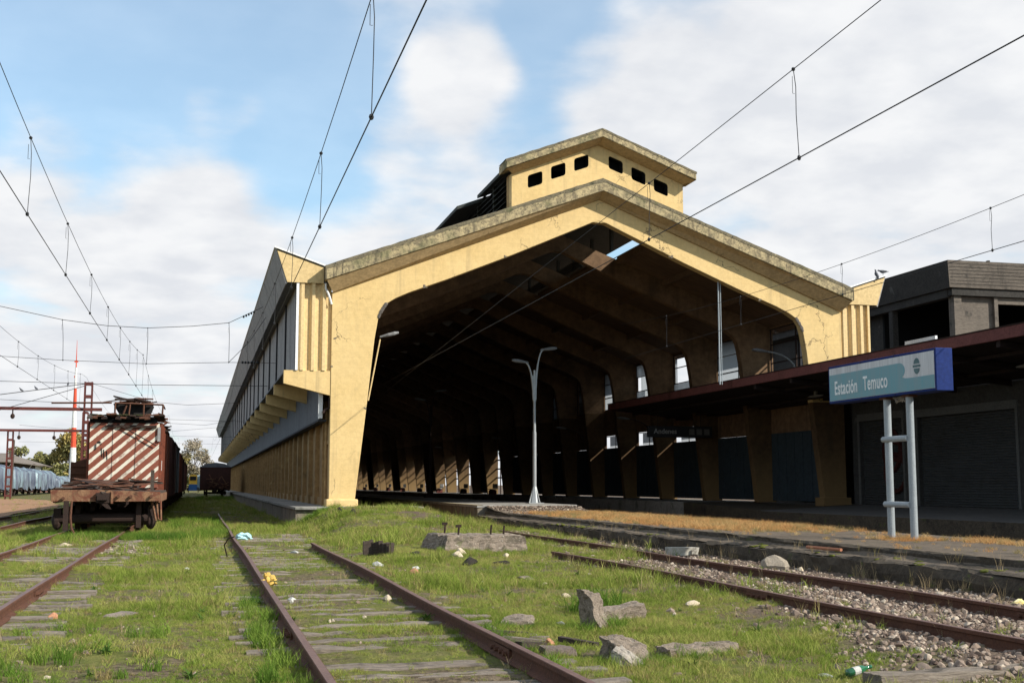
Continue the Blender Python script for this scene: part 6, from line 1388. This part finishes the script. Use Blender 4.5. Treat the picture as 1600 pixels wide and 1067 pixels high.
def grass_mat(name, cols, dry, trans=.35):
    m = bpy.data.materials.new(name); m.use_nodes = True; nt = m.node_tree; L = nt.links.new; nt.nodes.clear(); out = N(nt, 'ShaderNodeOutputMaterial')
    geo = N(nt, 'ShaderNodeNewGeometry'); oi = N(nt, 'ShaderNodeObjectInfo')
    n = N(nt, 'ShaderNodeTexNoise', inp={'Scale': .55, 'Detail': 5, 'Roughness': .6}); L(oi.outputs['Location'], n.inputs['Vector'])
    ad = N(nt, 'ShaderNodeMath', operation='MULTIPLY_ADD', inp={1: .30, 2: -.15}); L(oi.outputs['Random'], ad.inputs[0]); s = N(nt, 'ShaderNodeMath', operation='ADD'); L(n.outputs[0], s.inputs[0]); L(ad.outputs[0], s.inputs[1])
    r = N(nt, 'ShaderNodeValToRGB'); L(s.outputs[0], r.inputs[0]); e = r.color_ramp.elements
    e[0].position = .30; e[0].color = (*cols[0], 1); e[1].position = .68; e[1].color = (*cols[2], 1); k = e.new(.5); k.color = (*cols[1], 1)
    gt = N(nt, 'ShaderNodeMath', operation='GREATER_THAN', inp={1: 1 - dry}); fr = N(nt, 'ShaderNodeMath', operation='FRACT'); mu = N(nt, 'ShaderNodeMath', operation='MULTIPLY', inp={1: 7.31}); L(oi.outputs['Random'], mu.inputs[0]); L(mu.outputs[0], fr.inputs[0]); L(fr.outputs[0], gt.inputs[0])
    mx = N(nt, 'ShaderNodeMix', data_type='RGBA'); L(gt.outputs[0], mx.inputs[0]); L(r.outputs[0], mx.inputs[6]); mx.inputs[7].default_value = (.30, .24, .10, 1)
    df = N(nt, 'ShaderNodeBsdfDiffuse'); tr = N(nt, 'ShaderNodeBsdfTranslucent'); L(mx.outputs[2], df.inputs[0]); L(mx.outputs[2], tr.inputs[0]); ms = N(nt, 'ShaderNodeMixShader', inp={0: trans}); L(df.outputs[0], ms.inputs[1]); L(tr.outputs[0], ms.inputs[2]); L(ms.outputs[0], out.inputs[0]); return m
def scatter(name, meshes, P, rotz, scl, idx, label, tilt=None):
    col = bpy.data.collections.new(name + '_kit')
    for i, me in enumerate(meshes): col.objects.link(bpy.data.objects.new('%s_%02d' % (name, i), me))
    me = bpy.data.meshes.new(name); me.vertices.add(len(P)); me.vertices.foreach_set('co', np.asarray(P, float).ravel())
    rot = np.zeros((len(P), 3)); rot[:, 2] = rotz
    if tilt is not None: rot[:, :2] = tilt
    a = me.attributes.new('rot', 'FLOAT_VECTOR', 'POINT'); a.data.foreach_set('vector', rot.ravel())
    a = me.attributes.new('scl', 'FLOAT_VECTOR', 'POINT'); s3 = np.asarray(scl, float); s3 = np.repeat(s3[:, None], 3, 1) if s3.ndim == 1 else s3; a.data.foreach_set('vector', s3.ravel())
    a = me.attributes.new('idx', 'INT', 'POINT'); a.data.foreach_set('value', np.asarray(idx, dtype=np.int32))
    o = bpy.data.objects.new(name, me); C.objects.link(o); o['kind'] = 'stuff'; o['label'] = label
    ng = bpy.data.node_groups.new(name, 'GeometryNodeTree'); ng.interface.new_socket('Geometry', in_out='INPUT', socket_type='NodeSocketGeometry'); ng.interface.new_socket('Geometry', in_out='OUTPUT', socket_type='NodeSocketGeometry')
    gi = ng.nodes.new('NodeGroupInput'); go = ng.nodes.new('NodeGroupOutput'); ip = ng.nodes.new('GeometryNodeInstanceOnPoints'); ci = ng.nodes.new('GeometryNodeCollectionInfo'); ci.inputs['Collection'].default_value = col; ci.inputs['Separate Children'].default_value = True; ci.inputs['Reset Children'].default_value = True
    L = ng.links.new; L(gi.outputs[0], ip.inputs['Points']); L(ci.outputs[0], ip.inputs['Instance']); ip.inputs['Pick Instance'].default_value = True
    def at(nm, t): q = ng.nodes.new('GeometryNodeInputNamedAttribute'); q.data_type = t; q.inputs['Name'].default_value = nm; return q.outputs[0]
    L(at('idx', 'INT'), ip.inputs['Instance Index']); L(at('rot', 'FLOAT_VECTOR'), ip.inputs['Rotation']); L(at('scl', 'FLOAT_VECTOR'), ip.inputs['Scale']); L(ip.outputs[0], go.inputs[0])
    md = o.modifiers.new('scatter', 'NODES'); md.node_group = ng; return o
RS = np.random.RandomState(11)
def points(x0, x1, y0, y1, dens, keep):
    n = int((x1 - x0) * (y1 - y0) * dens); x = RS.uniform(x0, x1, n); y = RS.uniform(y0, y1, n); k = RS.rand(n) < keep(x, y); return x[k], y[k]
def inview(x, y, m=3.5):          # only where the photograph could look
    a = np.degrees(np.arctan2(x, y)); return (a > 14.2 - 23.5 - m * 2) & (a < 14.2 + 23.5 + m * 2)
def cover(x, y):
    c = .32 + .8 * sm(vnoise(x, y, .55, 21) * .6 + vnoise(x, y, 2.1, 22) * .4, .34, .60)
    t2 = (x > XT2 - 1.35) & (x < XT2 + 1.35) & (y < 40); c = np.where(t2, np.maximum(c, .35) * (.50 + .5 * sm(y, 11, 26)) * (.35 + .65 * sm(vnoise(x * .4, y, 2.4, 61), .35, .6)), c)
    t2b = (x > XT2 - 1.5) & (x < XT2 - .95) & (y < 16); c = np.where(t2b, np.maximum(c, .5), c)
    t1 = (x > XT1 - 1.4) & (x < XT1 + 1.5) & (y < 37); c = np.where(t1, c * .75 * (.15 + .85 * sm(vnoise(x * .4, y, 2.2, 63), .38, .62)), c)
    edge = 7.0 - .8 * sm(y, 15, 9) * 1.2 + .5 * (vnoise(x, y, .9, 23) - .5) * 2; edge = np.where(y > 23, 8.6 + .2 * (y - 23), edge); bal = sm(x, edge - .5, edge + .35); c = c * (1 - bal * (.992 - .13 * sm(vnoise(x, y, 1.4, 77), .55, .75)))
    c = np.where((x > 10.75), 0, c); c = np.where((x > 3.45) & (y > 46.4) & (x < 8.4), 0, c); c = np.where((y > 48.5) & (x > 3.4), 0, c)
    c = np.where((x > 8.6) & (x < 10.8) & (y < 34), c * .3, c)
    for xr in (XT2 - .86, XT2 + .84, XT1 - .86, XT1 + .8, XT3 - .87, XT3 + .88): c = np.where(np.abs(x - xr) < .05, 0, c)
    c = np.where((x > 5.0) & (x < 7.05) & (y > 26.1) & (y < 27.7), 0, c)
    bare = np.maximum(sm(vnoise(x, y, .4, 31), .72, .84), .8 * sm(vnoise(x, y, 1.7, 35), .72, .86)); c = c * (1 - .8 * bare); rough = sm(x, 2.8, 3.6) * (1 - sm(y, 11.5, 14.5)); c = c * (1 - rough * .8 * sm(vnoise(x, y, 1.1, 33), .42, .62)); c = np.where((x < -8.3) & (y > 57) & (y < 160), c * .06, c)
    return np.clip(c, 0, 1) * inview(x, y)
mg = grass_mat('meadow_grass', [(.145, .205, .032), (.24, .295, .055), (.37, .355, .11)], .16)
mg2 = grass_mat('lush_grass', [(.08, .16, .024), (.14, .225, .035), (.22, .29, .055)], .05)
md_ = grass_mat('dead_orange_grass', [(.50, .26, .10), (.56, .32, .13), (.50, .36, .17)], .2, .25)
mdry_ = mdry = grass_mat('dry_stalks', [(.34, .26, .14), (.40, .31, .18), (.30, .22, .12)], .2, .2)
short = [clump_mesh('turf_tuft', 20, .075, .075, .0065, mg, 100 + k, .9, 2) for k in range(5)] + [clump_mesh('turf_tuft', 12, .17, .06, .007, mg, 110 + k, .8, 3) for k in range(3)]
def field(x0, x1, y0, y1, dens, s0, name, label, tall=.12):
    x, y = points(x0, x1, y0, y1, dens, cover); n = len(x); hh = .55 + .9 * vnoise(x, y, .8, 41) ** 1.2; s = s0 * hh * RS.uniform(.7, 1.25, n)
    tl = (RS.rand(n) < tall * sm(vnoise(x, y, .6, 42), .35, .7) * 2); idx = np.where(tl, RS.randint(5, 8, n), RS.randint(0, 5, n))
    tr = (x > XT2 - 1.3) & (x < XT2 + 1.3) | (x > XT1 - 1.3) & (x < XT1 + 1.3); s = np.where(tr, s * .72, s)
    return scatter(name, short, np.stack([x, y, gz(x, y)], 1), RS.rand(n) * 6.28, s, idx, label, RS.normal(0, .12, (n, 2)))
field(-6, 8, 7.5, 15, 520, .9, 'grass', 'short yellow green grass in the foreground')
field(-9, 10.8, 15, 28, 210, 1.12, 'grass', 'green grass in the middle distance between the tracks', .16)
field(-12, 10.8, 28, 50, 60, 1.9, 'grass', 'grass on the mound in front of the shed and by the wagon', .2)
field(-60, 3.4, 50, 150, 9, 2.4, 'grass', 'far grass between the wagon rows', .2)
# lush tufts: around the standing stone, along the rails, by the wagon
lush = [clump_mesh('lush_tuft', 60, .30, .15, .011, mg2, 200 + k, .75, 4) for k in range(3)]
px, py, ps = [], [], []
for (x, y, s) in [(4.62, 14.2, 1.5), (4.78, 14.35, 1.4), (4.5, 14.4, 1.2), (4.9, 14.1, 1.1), (4.3, 12.6, .8), (4.0, 12.5, .7), (4.42, 12.7, .8), (3.85, 12.7, .6), (4.7, 14.6, 1.3)] + [(2.77 + RS.uniform(-.05, .12), 9.4 + RS.rand() * 3, RS.uniform(.4, .85)) for _ in range(14)] + [(.8 + RS.uniform(-.25, 0), 9.2 + RS.rand() * 7, RS.uniform(.4, .9)) for _ in range(34)] + [(RS.uniform(-3, .5), 9 + RS.rand() * 5, RS.uniform(.35, .8)) for _ in range(46)] + [(RS.uniform(-4.3, -.2), 34.6 + RS.rand() * 2.6, RS.uniform(.5, 1.15)) for _ in range(260)] + [(RS.uniform(-.2, 3.4), 128 + RS.rand() * 6, RS.uniform(1.2, 2.2)) for _ in range(90)] + [(x_ + RS.uniform(-.2, .2), y_ + RS.uniform(-.2, .15), RS.uniform(.25, .55)) for x_, y_ in ((3.5, 10.3), (3.65, 10.1), (3.9, 10.4), (4.3, 10.6), (4.7, 10.8), (4.1, 12.5), (4.3, 12.6), (3.4, 13.2), (4.6, 13.2), (5.0, 18.8)) for _k in range(5)] + [(RS.uniform(-1., .9), 36 + RS.rand() * 20, RS.uniform(.6, 1.3)) for _ in range(220)] + [(RS.uniform(3.3, 5.0), 44 + RS.rand() * 2.5, RS.uniform(.6, 1.2)) for _ in range(50)] + [(RS.uniform(5.0, 8.8), 45.3 + RS.rand() * 1.2, RS.uniform(.5, .9)) for _ in range(70)] + [(RS.uniform(4.9, 6.9), 25.9 + RS.rand() * .3, RS.uniform(.3, .6)) for _ in range(10)]:
    px.append(x); py.append(y); ps.append(s)
px, py, ps = map(np.array, (px, py, ps)); n = len(px)
scatter('weeds', lush, np.stack([px, py, gz(px, py)], 1), RS.rand(n) * 6.28, ps, RS.randint(0, 3, n), 'taller dark green tufts beside stones, rails and wagon')
# dry stalks and broad leaved weeds among the grass
mbl = grass_mat('broad_leaves', [(.05, .10, .02), (.08, .14, .03), (.13, .19, .05)], .0)
ros = [clump_mesh('rosette', 11, .12, .02, .034, mbl, 500 + k, 1.5, 4) for k in range(3)]
x, y = points(-6, 7, 8.5, 30, 1.6, lambda x, y: np.clip(cover(x, y), 0, 1) * sm(vnoise(x, y, .8, 91), .4, .6)); n = len(x)
scatter('broad_weeds', ros, np.stack([x, y, gz(x, y)], 1), RS.rand(n) * 6.28, RS.uniform(.5, 1.3, n), RS.randint(0, 3, n), 'broad leaved weeds scattered in the turf')
sprig = [clump_mesh('dry_sprig', 6, .20, .04, .0055, mdry_, 520 + k, .6, 3) for k in range(3)]
x, y = points(-6, 10.5, 8.5, 34, 5., lambda x, y: sm(vnoise(x, y, .7, 92), .45, .7) * inview(x, y)); n = len(x)
scatter('dry_sprigs', sprig, np.stack([x, y, gz(x, y)], 1), RS.rand(n) * 6.28, RS.uniform(.4, 1.1, n), RS.randint(0, 3, n), 'dead straw coloured sprigs in the turf')
# orange dead grass on the low platform
dead = [clump_mesh('dead_tuft', 34, .17, .12, .008, md_, 300 + k, .9, 3) for k in range(3)]
def dk(x, y):
    far = sm(y, 24, 30); near = ((x > 13.9) & (y < 21.5)) * .95 + ((x > 13.0) & (x < 14.4) & (y < 22.4) & (y > 21)) * .8
    v = vnoise(x, y, .5, 51) * .6 + vnoise(x, y, 1.6, 52) * .4; strip_ = sm(x, 11.5, 12.4) * (1 - sm(x, 14.9, 15.2))
    return np.clip(far * sm(v, .30, .46) * strip_ * (1 - sm(y, 43, 47)) + near * sm(v, .34, .5) + .05, 0, 1) * inview(x, y)
x, y = points(11.5, 15.15, 12, 47, 46, dk); n = len(x)
scatter('dead_grass', dead, np.stack([x, y, np.full(n, .455)], 1), RS.rand(n) * 6.28, RS.uniform(.45, 1.0, n) * np.where(y > 26, 1.2, .85), RS.randint(0, 3, n), 'orange dead grass on the low platform')
# dry stalks along the ledge and in the ballast
stalk = [clump_mesh('dry_stalk', 7, .36, .05, .006, mdry, 400 + k, .5, 4) for k in range(3)]
x = np.concatenate([RS.uniform(10.55, 10.85, 150), RS.uniform(6., 9.2, 40), RS.uniform(10.9, 11.3, 40), RS.uniform(9, 11, 60)]); y = np.concatenate([10 + RS.rand(150) ** 1.3 * 34, 9.5 + RS.rand(40) * 14, 12 + RS.rand(40) * 25, RS.uniform(44, 48.5, 60)]); n = len(x)
scatter('dry_weeds', stalk, np.stack([x, y, np.where((x > 10.88) & (x < 11.35) & (y < 44), .3, gz(x, y))], 1), RS.rand(n) * 6.28, RS.uniform(.4, 1.1, n), RS.randint(0, 3, n), 'thin dry stalks along the platform ledge and in the ballast')
mossm = []
for k in range(3):
    mb = MB(); rock_mesh(mb, (0, 0, 0), (.1, .1, .03), 60 + k); o = mb.build('moss', pmat('yellow_green_moss', (.16, .17, .02), (.09, .10, .02), 12, 1, bump=1) if k == 0 else bpy.data.materials['yellow_green_moss'], smooth=True); mossm.append(o.data); bpy.data.objects.remove(o)
n = 420; y = 10 + RS.rand(n) ** 1.2 * 36; x = RS.uniform(10.9, 11.32, n); k = vnoise(x * .3, y, .8, 71) > .45; x, y = x[k], y[k]; n = len(x)
scatter('moss', mossm, np.stack([x, y, .285 + .12 * (x - 10.9)], 1), RS.rand(n) * 6, RS.uniform(.3, 1.1, n), RS.randint(0, 3, n), 'moss cushions on the platform ledge')
# ballast
def stone_mat():
    m = bpy.data.materials.new('ballast_stone'); m.use_nodes = True; nt = m.node_tree; L = nt.links.new; b = nt.nodes['Principled BSDF']; b.inputs['Roughness'].default_value = .9
    oi = N(nt, 'ShaderNodeObjectInfo'); r = N(nt, 'ShaderNodeValToRGB'); L(oi.outputs['Random'], r.inputs[0]); e = r.color_ramp.elements; e[0].color = (.08, .05, .036, 1); e[1].color = (.46, .38, .29, 1); k = e.new(.4); k.color = (.19, .135, .10, 1); k = e.new(.82); k.color = (.28, .215, .165, 1)
    geo = N(nt, 'ShaderNodeNewGeometry'); n = N(nt, 'ShaderNodeTexNoise', inp={'Scale': 30, 'Detail': 4}); L(geo.outputs['Position'], n.inputs['Vector']); mx = N(nt, 'ShaderNodeMix', data_type='RGBA', blend_type='MULTIPLY', inp={0: .7}); L(r.outputs[0], mx.inputs[6]); L(n.outputs[0], mx.inputs[7]); g_ = N(nt, 'ShaderNodeMix', data_type='RGBA', blend_type='ADD', inp={0: .35}); L(mx.outputs[2], g_.inputs[6]); L(r.outputs[0], g_.inputs[7]); L(g_.outputs[2], b.inputs['Base Color']); return m
m_bal = stone_mat(); sms = []
for k in range(6):
    mb = MB(); rs_ = random.Random(k); rock_mesh(mb, (0, 0, 0), (1, rs_.uniform(.6, .95), rs_.uniform(.5, .8)), 80 + k, 1 if k > 2 else 2, .45); o = mb.build('ballast_rock', m_bal); sms.append(o.data); bpy.data.objects.remove(o)
def bk(x, y):
    edge = 7.0 - .8 * sm(y, 15, 9) * 1.2 + .5 * (vnoise(x, y, .9, 23) - .5) * 2; c = sm(x, edge - .7, edge + .5)
    c = c * (1 - .45 * sm(x, 9.3, 10.6)) * np.where(y > 24, np.where(x < 7.3 + .1 * (y - 24), 0.0, .9), 1)
    for xr in (XT3 - .87, XT3 + .88): c = np.where(np.abs(x - xr) < .06, 0, c)
    return np.clip(c + .012, 0, 1) * (x < 10.85) * inview(x, y)
x, y = points(3.2, 10.85, 8, 16, 330, bk); x2, y2 = points(3.2, 10.85, 16, 38, 120, bk); x = np.concatenate([x, x2]); y = np.concatenate([y, y2]); n = len(x)
s = RS.gamma(2.2, .0088, n) + .008; s = np.where((y < 15) & (x < 7), s * 1.1, s)
scatter('ballast', sms, np.stack([x, y, gz(x, y) + s * .08], 1), RS.rand(n) * 6.28, np.clip(s, .012, .085), RS.randint(0, 6, n), 'loose grey brown ballast stones round the right track', RS.normal(0, .5, (n, 2)))
# gravel and twigs sprinkled through the turf
def gk(x, y): return (.25 + .75 * sm(vnoise(x, y, .4, 31), .55, .8)) * (x < 6.5) * inview(x, y) * (np.abs(x - 5.9) > -1)
x, y = points(-4.5, 6.5, 8, 30, 5, gk); n = len(x)
scatter('gravel', sms, np.stack([x, y, gz(x, y) + .005], 1), RS.rand(n) * 6.28, RS.gamma(4, .0045, n) + .005, RS.randint(0, 6, n), 'small stones strewn through the turf', RS.normal(0, .5, (n, 2)))
# ballast tongue by the left track
x, y = points(-2., -1.0, 27.5, 31.5, 60, lambda x, y: np.ones_like(x)); n = len(x)
scatter('gravel', sms, np.stack([x, y, gz(x, y) + .02], 1), RS.rand(n) * 6.28, RS.uniform(.03, .06, n), RS.randint(0, 6, n), 'patch of broken stones beside the left track')
# rubble slope at the end of the high platform
x, y = points(11.4, 15.2, 45.2, 49.3, 60, lambda x, y: np.ones_like(x)); n = len(x)
scatter('rubble', sms, np.stack([x, y, .46 + .2 * sm(y, 46, 49.3)], 1), RS.rand(n) * 6.28, RS.uniform(.02, .06, n), RS.randint(0, 6, n), 'grey rubble at the end of the high platform')
mb = MB(); mb.loft([[(11.35, 45.4, .45), (15.25, 45.4, .45)], [(11.35, 47.5, .52), (15.25, 47.3, .5)], [(11.4, 49.42, .66), (15.2, 49.42, .64)]]); o = mb.build('gravel_ramp', m_old, kind='structure', label='worn ramp of rubble between low and high platform')
